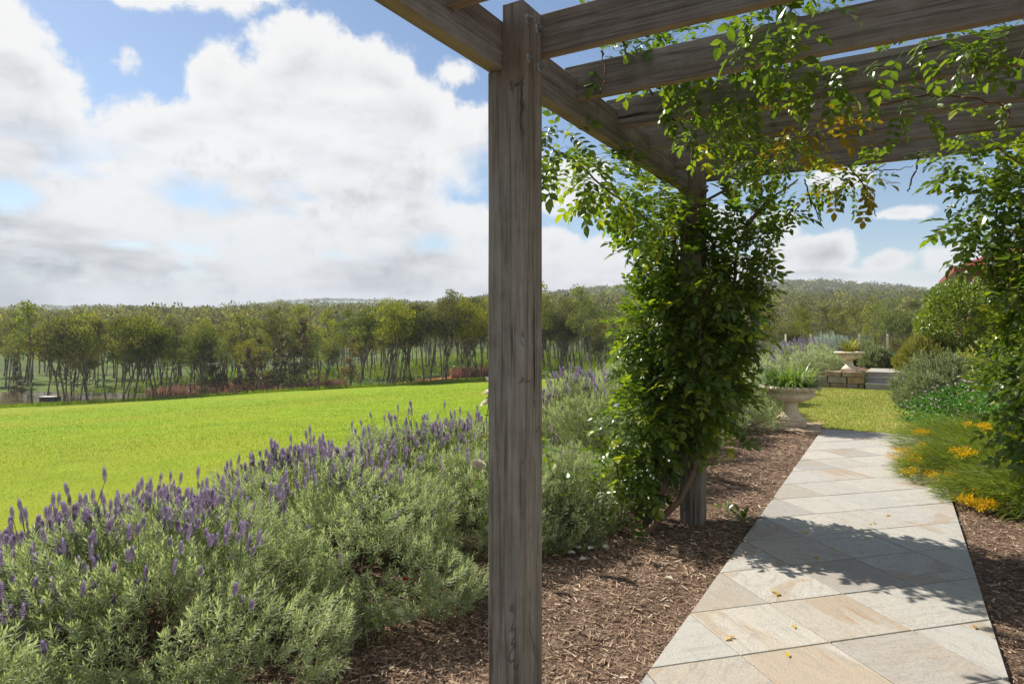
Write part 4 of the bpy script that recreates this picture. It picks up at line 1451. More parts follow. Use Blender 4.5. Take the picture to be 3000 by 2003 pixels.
def strap_plant(name, label, loc, n, length, spread, mat, upright, seed, s=1.0):
    o = thing(name, label, 'potted plant', loc, 0, None, s)
    r = np.random.default_rng(seed)
    g = Geo()
    own = 0
    for i in range(n):
        a = r.uniform(0, 6.28)
        b = spread * math.sqrt(r.random())
        L_ = length * r.uniform(.6, 1.15)
        el = r.uniform(upright, 1.45)
        k = 7
        p = np.zeros((k, 3))
        p[0] = (b * math.cos(a), b * math.sin(a), 0)
        aa = a + r.normal(0, .4)
        e = el
        drop = r.uniform(.12, .42)
        for j in range(1, k):
            st = L_ / (k - 1)
            p[j] = p[j - 1] + st * np.array([math.cos(aa) * math.cos(e), math.sin(aa) * math.cos(e), math.sin(e)])
            e -= drop * (j / (k - 1)) * 1.9
        wv = np.array([-math.sin(aa), math.cos(aa), 0]) * .0075 * r.uniform(.8, 1.3)
        prof = np.array([.7, 1, 1, .95, .8, .5, .06])[:, None]
        V = np.concatenate([p - wv * prof, p + wv * prof])
        F = [(j, j + 1, k + j + 1, k + j) for j in range(k - 1)]
        if i < 60:
            Geo().add(V, F, np.clip(r.normal(.5, .22), 0, 1)).build('leaf_blade', mat, o)
        else:
            g.add(V, F, np.clip(r.normal(.5, .25), 0, 1))
    tag(g.build('foliage', mat, o), kind='stuff')
    return o


# the rough slab under the nearer urn
bm = prism_bm([(-1.80, 10.20), (-1.66, 10.08), (-1.42, 10.13), (-1.10, 10.06), (-.90, 10.10), (-.955, 10.5), (-.965, 11.02), (-1.3, 11.06), (-1.72, 10.98), (-1.78, 10.6)], 0.0, .075)
bmesh.ops.subdivide_edges(bm, edges=list(bm.edges), cuts=3, use_grid_fill=True)
bmesh.ops.triangulate(bm, faces=list(bm.faces))
for v in bm.verts:
    if v.co.z > .01:
        v.co += Vector((random.uniform(-.014, .014), random.uniform(-.014, .014), random.uniform(-.006, .006)))
cc = Vector((-1.36, 10.57, 0))
for v in bm.verts:
    v.co -= cc
o = bm_object('stone_slab', bm, M['sandstone'])
o.location = cc
tag(o, 'rough edged sandstone slab under the nearer urn', 'stone slab')
urn('large cream stone urn on a rough slab at the end of the paving', (-1.36, 10.60, .075), 1.05, R(4))
strap_plant('strap_leaf_plant', 'arching grassy plant filling the nearer stone urn', (-1.36, 10.60, .075 + .57), 620, .43, .29, M['strap'], .25, 3)
urn('smaller looking stone urn on the block pedestal by the steps', (-1.02, 18.72, .42), .86, R(-3))
strap_plant('strap_leaf_plant', 'spiky yellow green plant in the farther urn', (-1.02, 18.72, .42 + .47), 150, .56, .16, M['strap_gold'], .75, 4, .86)

# ------------------------------------------------------------------ steps and stone wall
st = thing('garden_steps', 'three sandstone steps leading up from the lawn to the upper path', 'steps', (-.65, 18.3, 0))
for k in range(3):
    for j in range(3):
        x0 = j * .478
        bm = box_bm(x0 + .002, x0 + .476, k * .36, k * .36 + .40, k * .125 + .001 - (.06 if k == 0 else 0), (k + 1) * .125, .005, 2, .001)
        bm_object('step_stone', bm, M['stepstone'], st)
    bm = box_bm(-.012, 1.446, k * .36 - .018, k * .36 + .345, (k + 1) * .125 + .001, (k + 1) * .125 + .020, .006, 2, .001)
    bm_object('tread', bm, M['stepstone'], st)
wl = thing('stone_wall', 'low wall of rough sandstone blocks left of the steps', 'wall', (-.66, 18.3, 0))
rows = [[(-.02, .12), (-.15, .24), (-.40, .36), (-.78, .30), (-1.1, .42), (-1.54, .35), (-1.92, .5), (-2.45, .44), (-2.92, .5), (-3.45, .5)],
        [(-.02, .36), (-.40, .42), (-.84, .22), (-1.08, .30), (-1.40, .5), (-1.93, .36), (-2.31, .48), (-2.82, .4), (-3.25, .5)],
        [(-.02, .48), (-.52, .36)]]
zz = [-.05, .135, .292, .418]
for r_, row in enumerate(rows):
    for x1, w_ in row:
        dy = random.uniform(-.02, .02)
        bm = box_bm(x1 - w_ + .004, x1 - .004, dy, .34 if r_ < 2 else .75, zz[r_] + .003, zz[r_ + 1] - .003, .012, 2, .005)
        bm_object('stone_block', bm, M['sandstone'], wl)

# ------------------------------------------------------------------ pool fence, pool, house


def Wbox(x0, x1, d0, d1, z0, z1, mat, name, parent=None, bevel=0.0):
    bm = box_bm(x0, x1, d0, d1, z0, z1, bevel)
    for v in bm.verts:
        v.co = Vector(W(v.co.x, v.co.y, v.co.z))
        if parent is not None:
            v.co -= parent.location
    return bm_object(name, bm, mat, parent)


fx = [10.04, 10.96, 11.77, 12.73, 13.77, 14.85, 15.6]
fn = thing('glass_pool_fence', 'frameless looking glass pool fence with cream posts', 'fence', W(fx[0], 24.2, .30))
for i, x in enumerate(fx):
    Wbox(x - .025, x + .025, 24.17, 24.23, .20, 1.25, M['fence_post'], 'fence_post', fn, .004)
    if i < len(fx) - 1:
        Wbox(x + .03, fx[i + 1] - .03, 24.194, 24.206, .34, 1.23, M['glass'], 'glass_panel', fn)
tag(Wbox(9, 17, 23.2, 24.05, .30, .375, M['coping'], 'pool_coping', None, .005), kind='structure')
tag(Wbox(9.5, 17, 24.5, 29, .28, .370, M['pool'], 'pool_water'), kind='structure')

hs = thing('house', 'brown brick house with a red hipped roof, behind the round bush', 'house', (2.3, 25.8, .35))


def house_part(name, bm, mat):
    for v in bm.verts:
        v.co -= Vector((2.3, 25.8, .35))
    return bm_object(name, bm, mat, hs)


house_part('wall', box_bm(2.35, 9.5, 25.85, 33.4, .2, 3.12), M['brick'])
bm = bmesh.new()
e = [(1.82, 25.3, 3.24), (10.0, 25.3, 3.24), (10.0, 34.0, 3.24), (1.82, 34.0, 3.24)]
r0, r1 = (5.9, 29.2, 5.0), (5.9, 30.0, 5.0)
vs = [bm.verts.new(p) for p in e]
a, b = bm.verts.new(r0), bm.verts.new(r1)
lo = [bm.verts.new((p[0], p[1], 3.20)) for p in e]
bm.faces.new((vs[0], vs[1], a))
bm.faces.new((vs[1], vs[2], b, a))
bm.faces.new((vs[2], vs[3], b))
bm.faces.new((vs[3], vs[0], a, b))
for i in range(4):
    bm.faces.new((lo[i], lo[(i + 1) % 4], vs[(i + 1) % 4], vs[i]))
house_part('roof', bm, M['roof_red'])
house_part('eave_lining', box_bm(1.86, 9.96, 25.34, 33.96, 3.14, 3.195), M['soffit'])
house_part('fascia', box_bm(1.80, 10.02, 25.275, 25.298, 3.08, 3.26), M['roof_red'])
house_part('fascia', box_bm(1.775, 1.798, 25.275, 34.0, 3.08, 3.26), M['roof_red'])

hs.location = (2.12, 25.8, .56)

# ------------------------------------------------------------------ roses


def petals_geo(r, n_layers=4, seed=0):
    g = Geo()
    q = np.random.default_rng(seed)
    for k in range(n_layers):
        m = 5 + k
        a = np.arange(m) * 6.28 / m + k
        el = 1.25 - .38 * k
        D = np.stack([np.cos(a) * math.cos(el), np.sin(a) * math.cos(el), np.full(m, math.sin(el))], axis=1)
        g.scatter(np.array([(-.15, 0, 0), (.15, 0, 0), (.55, .55, .10), (-.55, .55, .10), (.3, .95, .22), (-.3, .95, .22)]), np.array([(0, 1, 2, 3), (3, 2, 4, 5)]),
                  np.zeros((m, 3)), frames(D), np.full(m, r * (.6 + .15 * k)), q.random(m))
    return g


ROSE_ME = petals_geo(.05).mesh('rose_flower', [M['rose_white']])
RED_ME = petals_geo(.022, 3, 1).mesh('rose_bud', [M['rose_red']])


def rose(label, canes, n_leaf, flowers, me=ROSE_ME, leafs=.05, base=(0, 0, 0), fr=1.0):
    o = thing('rose_bush', label, 'rose', base)
    b = np.array(base)
    g = Geo()
    for pts in canes:
        c = curve(pts, 14, .006) - b
        V, F = tube(c, np.linspace(.006, .0022, 14), 5)
        Geo().add(V, F).build('cane', M['lav_stalk'], o, True)
        k = rng.integers(4, 14, n_leaf)
        D = rng.normal(0, 1, (n_leaf, 3)) + np.array([0, 0, .3])
        g.scatter(leaf_t(.62), LEAF_F, c[k] + norm(D) * .02, frames(D), rng.uniform(.7, 1.2, n_leaf) * leafs, np.clip(rng.normal(.5, .25, n_leaf), 0, 1))
    tag(g.build('leaves', M['rose_leaf'], o), kind='stuff')
    for p in flowers:
        f = link(bpy.data.objects.new('rose_flower' if me is ROSE_ME else 'rose_bud', me), o)
        f.location = Vector(np.array(p) - b)
        f.rotation_euler = (rng.uniform(-.9, .3), rng.uniform(-.6, .6), rng.uniform(0, 6))
        f.scale = (fr, fr, fr)
    return o


rose('rose with cream white blooms half hidden by the near post', [[(-2.45, 3.9, 0), (-2.47, 3.9, .4), (-2.5, 3.95, .8), (-2.5, 3.97, 1.14)], [(-2.4, 3.85, 0), (-2.40, 3.7, .35), (-2.31, 3.53, .63)],
                                                                 [(-2.4, 3.95, 0), (-2.42, 4.1, .35), (-2.4, 4.2, .62)]], 14,
     [(-2.30, 3.52, .66), (-2.5, 3.96, 1.15), (-2.50, 3.97, 1.07), (-2.51, 3.96, 1.0)], base=(-2.4, 3.9, 0))
rose('thin rose with one small red bud beside the mulch', [[(-2.2, 2.45, 0), (-2.16, 2.5, .14), (-2.12, 2.58, .27)], [(-2.2, 2.4, 0), (-2.26, 2.42, .25), (-2.24, 2.42, .50)],
                                                        [(-2.22, 2.35, 0), (-2.15, 2.36, .2), (-2.06, 2.48, .3)], [(-2.25, 2.42, 0), (-2.3, 2.5, .3), (-2.22, 2.56, .48)]], 9,
     [(-2.12, 2.58, .28)], RED_ME, .034, (-2.2, 2.42, 0))
rose('sprawling rose without flowers beside the vine stems', [[(-2.1, 4.2, 0), (-2.06, 4.25, .35), (-2.0, 4.3, .66)], [(-2.1, 4.3, 0), (-2.14, 4.3, .4), (-2.2, 4.2, .72)]], 16, [], ROSE_ME, .075, (-2.1, 4.25, 0))
rose('rose bush with pinkish white blooms behind the nearer urn', [[(-1.95 + dx, 11.3 + dy, 0), (-1.95 + dx, 11.3, .4), (-1.95 + 1.5 * dx, 11.3 + dy, .8)] for dx, dy in ((-.12, .1), (0, 0), (.1, .1), (-.05, -.1), (.2, 0))], 60,
     [(-1.92, 11.2, .86), (-1.9, 11.15, .70), (-2.04, 11.2, .62), (-2.0, 11.2, .78), (-1.75, 11.2, .66)], ROSE_ME, .05, (-1.95, 11.3, 0), 1.1)

# low weeds and a self-sown vine seedling on the mulch
for lab, x, y, n_, sz in (('small leafy seedling on the mulch right of the vine post', -1.02, 5.28, 14, .075), ('little green weed in the mulch by the near post', -1.98, 3.95, 22, .045),
                          ('lone low seedling under the vine by the post foot', -1.2, 5.55, 8, .07), ('low green weed at the right edge of the mulch', .98, 4.6, 12, .05)):
    o = thing('seedling', lab, 'seedling', (x, y, .01))
    D = rng.normal(0, 1, (n_, 3)) * np.array([1, 1, .4]) + np.array([0, 0, .6])
    Pp = norm(D) * rng.uniform(.02, .10, (n_, 1))
    Pp[:, 2] = np.abs(Pp[:, 2]) + .02
    Geo().scatter(leaf_t(.5), LEAF_F, Pp, frames(D), np.full(n_, sz), rng.uniform(.3, .8, n_)).build('leaves', M['vine'], o)
    V, F = tube(curve([(0, 0, 0), (.01, 0, .06), (.02, .01, .13)], 5), .003, 4)
    Geo().add(V, F).build('stem', M['lav_stalk'], o)

# ------------------------------------------------------------------ mulch chips, fallen leaves, petals


def chips(name, x0, x1, y0, y1, dens, big):
    n = int((x1 - x0) * (y1 - y0) * dens)
    X, Y = rng.uniform(x0, x1, n), rng.uniform(y0, y1, n)
    Z = bumpy(X, Y) + rng.uniform(0, .014, n)
    az = rng.uniform(0, 6.28, n)
    D = np.stack([np.cos(az), np.sin(az), rng.normal(0, .16, n)], axis=1)
    T = np.array([(-.5, 0, 0), (.5, .05, .25), (.4, 1, .0), (-.35, .95, .15)]) * np.array([.16, 1, .16])
    F = np.array([(0, 1, 2, 3)])
    S = np.clip(rng.lognormal(math.log(.021), .5, n), .008, .055) * big
    g = Geo().scatter(T, F, np.stack([X, Y, Z], axis=1), frames(D, roll=rng.normal(0, .5, n)), S, np.clip(rng.beta(1.6, 2.0, n), 0, 1))
    return tag(g.build(name, M['chip']), kind='stuff')


chips('bark_mulch', -2.6, PL - .01, .9, 6.2, 6000, 1.0)
chips('bark_mulch', -2.3, PL - .01, 6.2, 10.2, 1900, 1.35)
chips('bark_mulch', PR + .01, 1.9, 2.6, 7.2, 4500, 1.0)

for i, (x, y) in enumerate([(-.59, 3.98), (-.69, 3.3), (-.45, 3.6), (-.43, 5.44), (-.55, 5.25), (-.84, 4.91), (-.17, 5.3), (-.37, 4.98), (-.19, 4.98), (-.16, 5.72), (.31, 6.79), (.34, 4.01), (-.44, 3.28), (-.43, 4.7),
                            (.56, 5.32), (-1.21, 4.59), (-1.14, 5.78), (.62, 4.62), (.7, 5.0), (-.05, 6.1)]):
    g = Geo()
    k = 2 if i in (0, 1, 9) else 1
    for j in range(k):
        a = rng.uniform(0, 6.28)
        g.scatter(leaf_t(.42), LEAF_F, np.array([(j * .02, j * .012, .006)]), frames(np.array([(math.cos(a), math.sin(a), .05)]), roll=rng.normal(0, .25, 1)), np.array([rng.uniform(.04, .062)]), rng.random(1))
    o = g.build('fallen_leaf', M['fallen'])
    o.location = (x, y, .036 if PL < x < PR else .045)
    tag(o, 'small yellow leaf lying on the stone path' if PL < x < PR else 'small yellow leaf lying on the bark mulch', 'leaf', 'yellow leaves fallen on the paving' if PL < x < PR else 'yellow leaves fallen on the mulch')
for x, y in [(-1.95, 3.87), (-1.89, 3.98), (-1.77, 3.91), (-1.85, 4.1), (-1.78, 4.17), (-1.73, 4.2), (-1.2, 3.9)]:
    a = rng.uniform(0, 6.28)
    o = Geo().scatter(leaf_t(.8), LEAF_F, np.zeros((1, 3)), frames(np.array([(math.cos(a), math.sin(a), .1)]), roll=rng.normal(0, .2, 1)), np.array([.055]), rng.random(1)).build('fallen_petal', M['rose_white'])
    o.location = (x, y, .045)
    tag(o, 'white rose petal fallen on the bark mulch near the post', 'petal', 'white petals fallen on the mulch')

# ------------------------------------------------------------------ grass blades


def blades(name, X, Y, Z, h, w, mat, lean=.5):
    n = len(X)
    D = np.stack([rng.normal(0, lean, n), rng.normal(0, lean, n), np.ones(n)], axis=1)
    T = np.array([(-.5, 0, 0), (.5, 0, 0), (0, 1, .25)])
    Ms = frames(D, up=(0.3, -1, 0.1), roll=rng.uniform(0, 6.28, n))
    Tt = T[None] * np.stack([np.broadcast_to(w, (n,)), h, h], axis=1)[:, None]
    V = np.einsum('nij,nkj->nki', Ms, Tt) + np.stack([X, Y, Z], axis=1)[:, None]
    F = np.arange(n * 3).reshape(-1, 3)
    t = np.clip(rng.normal(.5, .2, n) + .20 * wav(X, Y, .8) + .16 * wav(X, Y, 2.2) + .2 * wav(X, Y, 6), 0, 1)
    return tag(Geo().add(V.reshape(-1, 3), F, np.repeat(t, 3)).build(name, mat), kind='stuff')


n = 190000
d = 4.2 * (66 / 4.2) ** (rng.random(n) ** 1.15)
t = rng.uniform(-.84, .2, n)
x = t * d
X, Y, _ = W(x, d)
k = X < -3.95
x, d, X, Y = x[k], d[k], X[k], Y[k]
blades('pasture_grass', X, Y, height(x, d) - .01, rng.uniform(.022, .05, len(X)) * np.clip(d / 10, .8, 1.8), .0038 * np.clip(d / 6, .8, 7), M['grass'])
n = 60000
X, Y = rng.uniform(-1.7, 2.0, n), PEND + .04 + (18.2 - PEND) * rng.random(n) ** 1.15
k = rng.random(n) < 1
blades('lawn_grass', X[k], Y[k], .012 + .010 * wav(X[k], Y[k], .9), rng.uniform(.015, .04, k.sum()), .007, M['lawngrass'], .7)
n = 9000
X, Y = rng.uniform(-.9, 2.0, n), rng.uniform(21.9, 23.6, n)
blades('lawn_grass', X, Y, np.full(n, .35), rng.uniform(.02, .05, n), .012, M['lawngrass'], .7)

# ------------------------------------------------------------------ trees


def tree_proto(seed, H, kind):
    """trunk and limb mesh, crown mesh"""
    r = np.random.default_rng(seed)
    tr, cr = Geo(), Geo()
    tips = []

    def limb(p, d, L_, r0, depth):
        k = 6
        pts = [np.array(p)]
        dd = np.array(d, float)
        for j in range(k - 1):
            dd = norm(dd + r.normal(0, .10, 3) + np.array([0, 0, .06]))
            pts.append(pts[-1] + dd * L_ / (k - 1))
        V, F = tube(pts, np.linspace(r0, r0 * .5, k), 5 if depth else 6)
        tr.add(V, F)
        return pts, dd

    if kind == 'spread':
        nst = int(r.integers(1, 4))
        for s_ in range(nst):
            lean = np.array([r.normal(0, .16), r.normal(0, .16), 1.0])
            pts, dd = limb((r.normal(0, .25) * (nst > 1), r.normal(0, .25) * (nst > 1), -.3), norm(lean), H * .5, .16 / nst ** .4, 0)
            for b in range(int(r.integers(3, 6))):
                a = r.uniform(0, 6.28)
                st = pts[int(r.integers(3, 6))]
                p2, d2 = limb(st, norm(np.array([math.cos(a) * .5, math.sin(a) * .5, .95])), H * r.uniform(.26, .46), .07, 1)
                tips.append((p2[-1], 1.0))
                for c in range(2):
                    a2 = r.uniform(0, 6.28)
                    p3, _ = limb(p2[int(r.integers(2, 5))], norm(np.array([math.cos(a2), math.sin(a2), .6])), H * r.uniform(.12, .2), .03, 2)
                    tips.append((p3[-1], .75))
        size, ln = H * .108, (.15, .28)
    elif kind == 'slender':
        pts, dd = limb((0, 0, -.3), norm(np.array([r.normal(0, .05), r.normal(0, .05), 1])), H * .92, .12, 0)
        pts = np.array(pts)
        for b in range(15):
            f = r.uniform(.48, 1.0)
            a = r.uniform(0, 6.28)
            st = curve(pts, 20)[min(19, int(f * 19))]
            L_ = H * .17 * (1.25 - f * .75)
            p2, _ = limb(st, norm(np.array([math.cos(a), math.sin(a), .75])), L_, .035, 1)
            tips.append((p2[-1], .85 * (1.2 - .45 * f)))
        tips.append((pts[-1], .6))
        size, ln = H * .088, (.14, .27)
    else:   # young pointed tree
        pts, dd = limb((0, 0, -.3), norm(np.array([r.normal(0, .04), r.normal(0, .04), 1])), H * .97, .075, 0)
        pts = np.array(pts)
        for b in range(18):
            f = .22 + .78 * r.random() ** 1.25
            a = r.uniform(0, 6.28)
            st = curve(pts, 20)[min(19, int(f * 19))]
            p2, _ = limb(st, norm(np.array([math.cos(a), math.sin(a), .5])), H * .22 * (1.05 - f), .02, 1)
            tips.append((p2[-1], .95 * (1.12 - .88 * f)))
        tips.append((pts[-1], .45))
        size, ln = H * .10, (.12, .22)
    for p, k in tips:
        m = int((120 if kind == 'spread' else 95) * (.7 + k * .5))
        u = norm(r.normal(0, 1, (m, 3)))
        rad = size * k * r.uniform(.35, 1.05, (m, 1)) ** .7
        P = p + u * rad * np.array([1.15, 1.15, .72])
        D = u * .45 + r.normal(0, .45, (m, 3)) + np.array([0, 0, -.35])
        tint = np.clip(r.normal(.45, .16, m) + r.normal(0, .12), 0, 1)
        cr.scatter(DIA_V * np.array([.62, 1, 1]), DIA_F, P, frames(D, roll=r.uniform(0, 6.28, m)), r.uniform(*ln, m), tint)
    return tr, cr


KINDS = {}
for kind, seeds, H in (('spread', (1, 2, 3, 4, 14, 15), 10.6), ('slender', (5, 6, 7, 16, 17), 11.0), ('young', (8, 9), 6.0)):
    KINDS[kind] = []
    for s_ in seeds:
        tr, cr = tree_proto(s_, H, kind)
        KINDS[kind].append((tr.mesh('trunk', [M['bark']]), cr.mesh('crown', [M['gum_rust' if kind == 'young' else 'gum']]), tr, cr))

TREE_LABEL = {'spread': 'broad gum tree with forking limbs in the woodland across the green field',
              'slender': 'slender gum tree with a straight dark trunk in the woodland across the field',
              'young': 'young bronze tipped pointed tree at the woodland edge beyond the field'}
TREE_GROUP = {'spread': 'broad gum trees of the woodland', 'slender': 'slender gum trees of the woodland', 'young': 'young pointed trees at the woodland edge'}
TREE_NAME = {'spread': 'gum_tree', 'slender': 'slender_gum_tree', 'young': 'young_gum_tree'}
protos = {}


def tree(kind, v, x, d, s, rz, label=None, group=True, z=None):
    zz = float(height(x, d)) if z is None else z
    key = (kind, v)
    lab = label or TREE_LABEL[kind]
    grp = TREE_GROUP[kind] if group and label is None else None
    if key not in protos:
        o = thing(TREE_NAME[kind], lab, 'tree', W(x, d, zz), rz, grp, s)
        t_ = link(bpy.data.objects.new('trunk', KINDS[kind][v][0]), o)
        c_ = link(bpy.data.objects.new('crown', KINDS[kind][v][1]), o)
        o.scale.z *= 1.14
        protos[key] = (o, [t_, c_])
        return o
    o = copy_tree(protos[key][0], protos[key][1], W(x, d, zz), rz, s, lab, grp)
    o.scale.z *= 1.14
    if grp is None and 'group' in o:
        del o['group']
    return o


def spot_ok(x, d, spots, r):
    return all((x - a) ** 2 + (d - b) ** 2 > r * r for a, b in spots)


spots = []
tr_rng = random.Random(77)
# pond and bare earth stay open
def blocked(x, d):
    return (x < -43 and 74.5 < d < 88 and tr_rng.random() < .93) or (-15 < x < -4 and 74 < d < 84 and tr_rng.random() < .8)


tree('slender', 0, -53.5, 73.6, 1.02, 1.0, 'tall thin tree with a narrow dark crown, nearest the pond')
for x, d, k, v, s in [(-50.5, 74, 'spread', 0, .95), (-48, 74.6, 'spread', 1, 1.0), (-45.6, 74.4, 'slender', 1, .85), (-43.8, 74.2, 'spread', 2, .92), (-42.8, 75, 'spread', 0, 1.0), (-40.8, 75.5, 'spread', 3, .95),
                      (-38.6, 74.2, 'slender', 2, .72), (-35.2, 74.6, 'young', 0, .9), (-33.5, 75.5, 'young', 1, 1.1), (-31.6, 76.5, 'young', 0, 1.0), (-29.9, 77, 'young', 1, 1.2), (-26.9, 75.5, 'young', 1, 1.15), (-24.6, 75.2, 'young', 0, 1.15), (-22.7, 74.4, 'young', 0, 1.35),
                      (-21.9, 74.8, 'slender', 0, .62), (-18.4, 74.2, 'young', 1, .95), (-13.6, 74.8, 'spread', 1, .96), (-14.8, 76, 'spread', 2, .95), (-12.8, 76.5, 'spread', 0, .9), (-10.2, 77, 'slender', 1, .8), (-9.2, 74.6, 'slender', 2, .78), (-7.6, 75.0, 'spread', 3, .92),
                      (-5.2, 75.2, 'spread', 1, .88), (-3.6, 76.5, 'spread', 2, .9), (-1.5, 75.5, 'spread', 0, .85)]:
    spots.append((x, d))
    tree(k, v, x, d, s, tr_rng.uniform(0, 6.28))
count = len(spots) + 1
tries = 0
while count < 285 and tries < 20000:
    tries += 1
    t = tr_rng.uniform(-.80, .62)
    d = 74.2 + 48 * tr_rng.random() ** 1.35
    if t > .28 and tr_rng.random() < .35:
        d = tr_rng.uniform(62, 80)
    x = t * d
    if blocked(x, d) or not spot_ok(x, d, spots, 2.4):
        continue
    if t > .2 and t < .3 and d < 80:
        continue
    spots.append((x, d))
    u = tr_rng.random()
    kind = 'slender' if u < .62 else 'spread'
    if t < -.2 and d < 84 and u > .9:
        kind = 'young'
    v = tr_rng.randrange(len(KINDS[kind]))
    s = tr_rng.uniform(.62, 1.0) * (1 - .36 * smooth(.05, .24, t))
    tree(kind, v, x, d, float(s), tr_rng.uniform(0, 6.28))
    count += 1

# the woodland behind reads as one mass
LOW, LOW_FAR, LOW_NEAR = [], [], []
for i in range(15):
    r = np.random.default_rng(60 + i)
    g = Geo()
    for b in range(7):
        a, q = r.uniform(0, 6.28), r.uniform(.2, 1)
        p = np.array([math.cos(a) * 2.0 * q, math.sin(a) * 2.0 * q, r.uniform(6.2, 9.6) - 1.1 * q])
        m = (12, 6, 44)[i // 5]
        big_ = (1.1, 1.6, .50)[i // 5]
        u = norm(r.normal(0, 1, (m, 3)))
        u[:, 2] = np.abs(u[:, 2]) * .9 - .2
        g.scatter(DIA_V * np.array([.7, 1, 1]), DIA_F, p + u * np.array([1.5, 1.5, 1.0]), frames(u * .5 + r.normal(0, .5, (m, 3)), roll=r.uniform(0, 6, m)), r.uniform(.5, .95, m) * big_,
                  np.clip(r.normal(.45, .16, m) + r.normal(0, .12), 0, 1))
    V, F = tube([(0, 0, -.5), (r.normal(0, .3), r.normal(0, .3), 4), (r.normal(0, .5), r.normal(0, .5), 8)], [.16, .12, .06], 4)
    g.add(V, F, .0, 1)
    (LOW, LOW_FAR, LOW_NEAR)[i // 5].append(g)


def wood_mass(name, n, d0, d1, t0, t1, smin, smax, label_kind, squash=1.0, bias=.5):
    g = Geo()
    src = LOW_NEAR if d0 < 150 else LOW if d0 < 300 else LOW_FAR
    d = (d0 ** 2 + (d1 ** 2 - d0 ** 2) * rng.random(n) ** bias) ** .5
    t = rng.uniform(t0, t1, n)
    x = t * d
    z = height(x, d)
    X, Y, _ = W(x, d)
    S = rng.uniform(smin, smax, n)
    a = rng.uniform(0, 6.28, n)
    k = rng.integers(0, 5, n)
    tn = rng.normal(0, .16, n)
    for i in range(5):
        V, Fs, tt = src[i].arrays()
        sel = np.nonzero(k == i)[0]
        c, s = np.cos(a[sel]), np.sin(a[sel])
        VV = np.empty((len(sel), len(V), 3))
        VV[:, :, 0] = (V[None, :, 0] * c[:, None] - V[None, :, 1] * s[:, None]) * S[sel][:, None] + X[sel][:, None]
        VV[:, :, 1] = (V[None, :, 0] * s[:, None] + V[None, :, 1] * c[:, None]) * S[sel][:, None] + Y[sel][:, None]
        VV[:, :, 2] = V[None, :, 2] * S[sel][:, None] * squash + z[sel][:, None]
        n0 = g.n
        g.v.append(VV.reshape(-1, 3))
        g.t.append(np.clip(np.tile(tt, len(sel)) + np.repeat(tn[sel], len(V)), 0, 1))
        for F, m in Fs:
            g.f.append(((F[None] + (np.arange(len(sel)) * len(V))[:, None, None]).reshape(-1, F.shape[1]) + n0, m))
        g.n += len(sel) * len(V)
    return tag(g.build(name, [M['far_leaf'], M['bark']]), kind='stuff')


wood_mass('woodland', 520, 106, 190, -.86, .82, .62, 1.02, 'stuff', 1.06, bias=.95)
wood_mass('woodland', 2400, 190, 480, -.84, .76, .85, 1.45, 'stuff', bias=.95)
wood_mass('hill_forest', 2400, 480, 900, -.20, .74, 1.3, 2.2, 'stuff', .75, bias=1.0)
wood_mass('distant_forest', 1400, 1380, 1760, -.9, .05, 1.6, 2.8, 'stuff', .42, bias=.6)

# a bare topped old tree that stands over the woodland
tr, cr = tree_proto(91, 12.0, 'spread')
o = thing('old_gum_tree', 'tall open crowned gum tree standing above the skyline', 'tree', W(-38.2 * 2.6, 108 * 2.6 * .98, float(height(-38.2 * 2.6, 108 * 2.6 * .98))), .4, None, 1.55)
tr.build('trunk', M['bark'], o)
Vc, Fc, tc = cr.arrays()
g = Geo()
for (F, m) in Fc[::2]:
    uq = np.unique(F)
    rm = np.zeros(len(Vc), int)
    rm[uq] = np.arange(len(uq))
    g.add(Vc[uq], rm[F], tc[uq])
g.build('crown', M['gum'], o)

# ------------------------------------------------------------------ pond, reeds, earth, far bushes


def blob_sheet(name, cx, cd, rx, rd, z, mat, follow=False, n=40):
    V = [(cx, cd)]
    for i in range(n):
        a = i * 6.283 / n
        k = 1 + .10 * math.sin(3 * a + 1) + .06 * math.sin(7 * a)
        V.append((cx + rx * k * math.cos(a), cd + rd * k * math.sin(a)))
    pts = [W(x, d, float(height(x, d)) + z if follow else z) for x, d in V]
    F = [(0, 1 + i, 1 + (i + 1) % n) for i in range(n)]
    return tag(Geo().add(pts, F).build(name, mat), kind='structure')


blob_sheet('pond', -59, 81.5, 13.5, 7.2, -7.28, M['pond'])
blob_sheet('bare_earth', -9.5, 80, 5.6, 4.2, .16, M['earth'], True)


def reeds(name, x0, x1, d0, d1, n, h, mat):
    x, d = rng.uniform(x0, x1, n), rng.uniform(d0, d1, n)
    X, Y, _ = W(x, d)
    g = Geo()
    D = np.stack([rng.normal(0, .3, n), rng.normal(0, .3, n), np.ones(n)], axis=1)
    g.scatter(DIA_V * np.array([.11, 1, 1]), DIA_F, np.stack([X, Y, height(x, d) - .05], axis=1), frames(D, up=(.3, -1, .1)), rng.uniform(.6, 1.25, n) * h, np.clip(rng.normal(.5, .22, n), 0, 1))
    return tag(g.build(name, mat), kind='stuff')


reeds('reeds', -46, -32, 83, 90, 2600, 1.3, M['reed'])
reeds('reeds', -34, -20.5, 77.5, 81, 3200, 1.5, M['reed'])
reeds('reeds', -7.5, -1.5, 80, 84, 1300, 1.3, M['reed'])
reeds('long_grass', -60, 14, 70.8, 77, 12000, .5, M['grass'])
reeds('long_grass', -60, 40, 88, 135, 14000, .8, M['grass'])

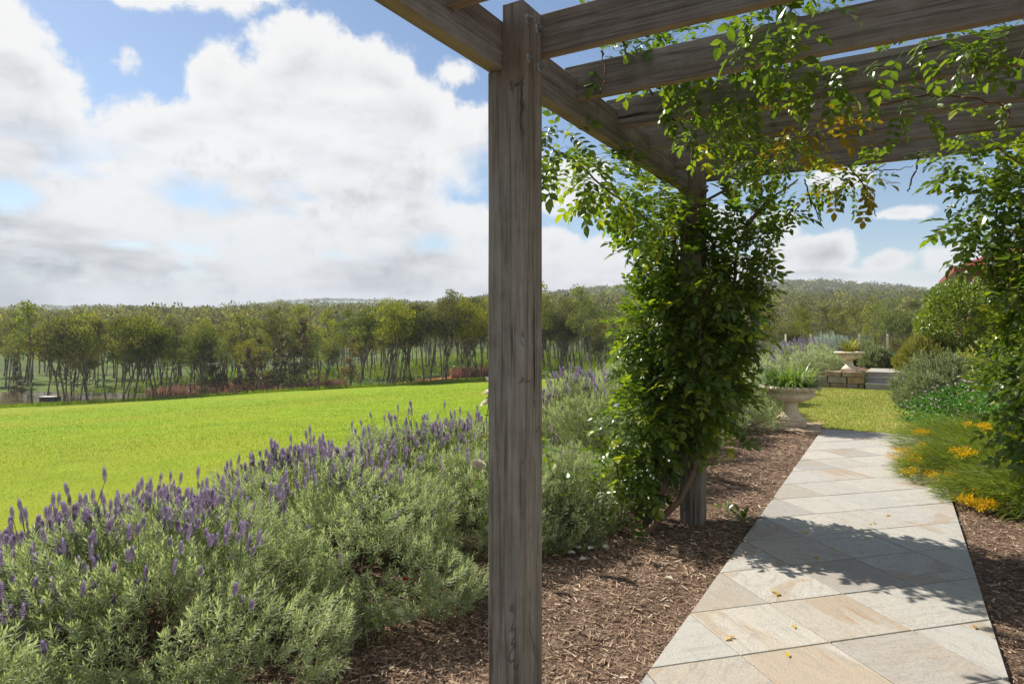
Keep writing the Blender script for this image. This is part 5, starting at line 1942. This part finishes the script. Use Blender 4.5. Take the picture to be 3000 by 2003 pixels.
bx = thing('pump_box', 'small dark green box with a pale lid at the pond edge', 'box', W(-54.6, 78, -7.35), R(YAW))
bm_object('box_body', box_bm(-.95, .95, -.5, .5, -.3, .52, .02), M['green_box'], bx)
bm_object('lid', box_bm(-1.0, 1.0, -.55, .55, .522, .60, .01), M['pale_lid'], bx)

far_leaf_me = {}
for lab, x, d, rx, h, mat in (('bright yellow green bush at the far edge of the field', -27.6, 75.3, 1.5, 1.1, 'daisy_leaf'), ('low bright bush right of the yellow green one', -25.0, 75.6, 1.2, .6, 'daisy_leaf'),
                              ('dark low bush with yellow tips beside the bare red earth', -11.8, 75.2, 2.0, 1.1, 'olive'), ('long dark hedge of brush behind the bare red earth', -9.0, 87, 5.5, 1.9, 'rosemary'),
                              ('low green bush at the field edge near the forked trees', -16.4, 75.3, 2.2, .9, 'daisy_leaf'), ('yellow green bush left of the vine across the field', -1.2, 86, 2.0, 1.2, 'daisy_leaf'),
                              ('dark bush under the trees beyond the pond', -62, 96, 4.5, 1.8, 'rosemary'), ('dark spreading bush behind the reeds', -20.5, 84, 2.4, 2.4, 'rosemary')):
    z = float(height(x, d))
    o = thing('far_bush', lab, 'bush', W(x, d, z - .1), R(YAW))
    P, D, u = dome(520, rx, rx * .7, h, int(abs(x) * 7) + 1, 0, .2)
    Geo().scatter(DIA_V * np.array([.6, 1, 1]), DIA_F, P, frames(u + rng.normal(0, .5, P.shape)), rng.uniform(.18, .34, len(P)), np.clip(rng.normal(.5, .2, len(P)), 0, 1)).build('foliage', M[mat], o)

# ------------------------------------------------------------------ haze
hz = bm_object('haze', box_bm(-1800, 900, -400, 2600, -14, 95), [])
hm = bpy.data.materials.new('haze_air')
hm.use_nodes = True
hm.node_tree.nodes.remove(hm.node_tree.nodes['Principled BSDF'])
pv = hm.node_tree.nodes.new('ShaderNodeVolumePrincipled')
pv.inputs['Color'].default_value = (0.80, 0.88, 1.0, 1)
pv.inputs['Density'].default_value = 0.00028
hm.node_tree.links.new(pv.outputs[0], hm.node_tree.nodes['Material Output'].inputs['Volume'])
hz.data.materials.append(hm)
tag(hz, kind='stuff')
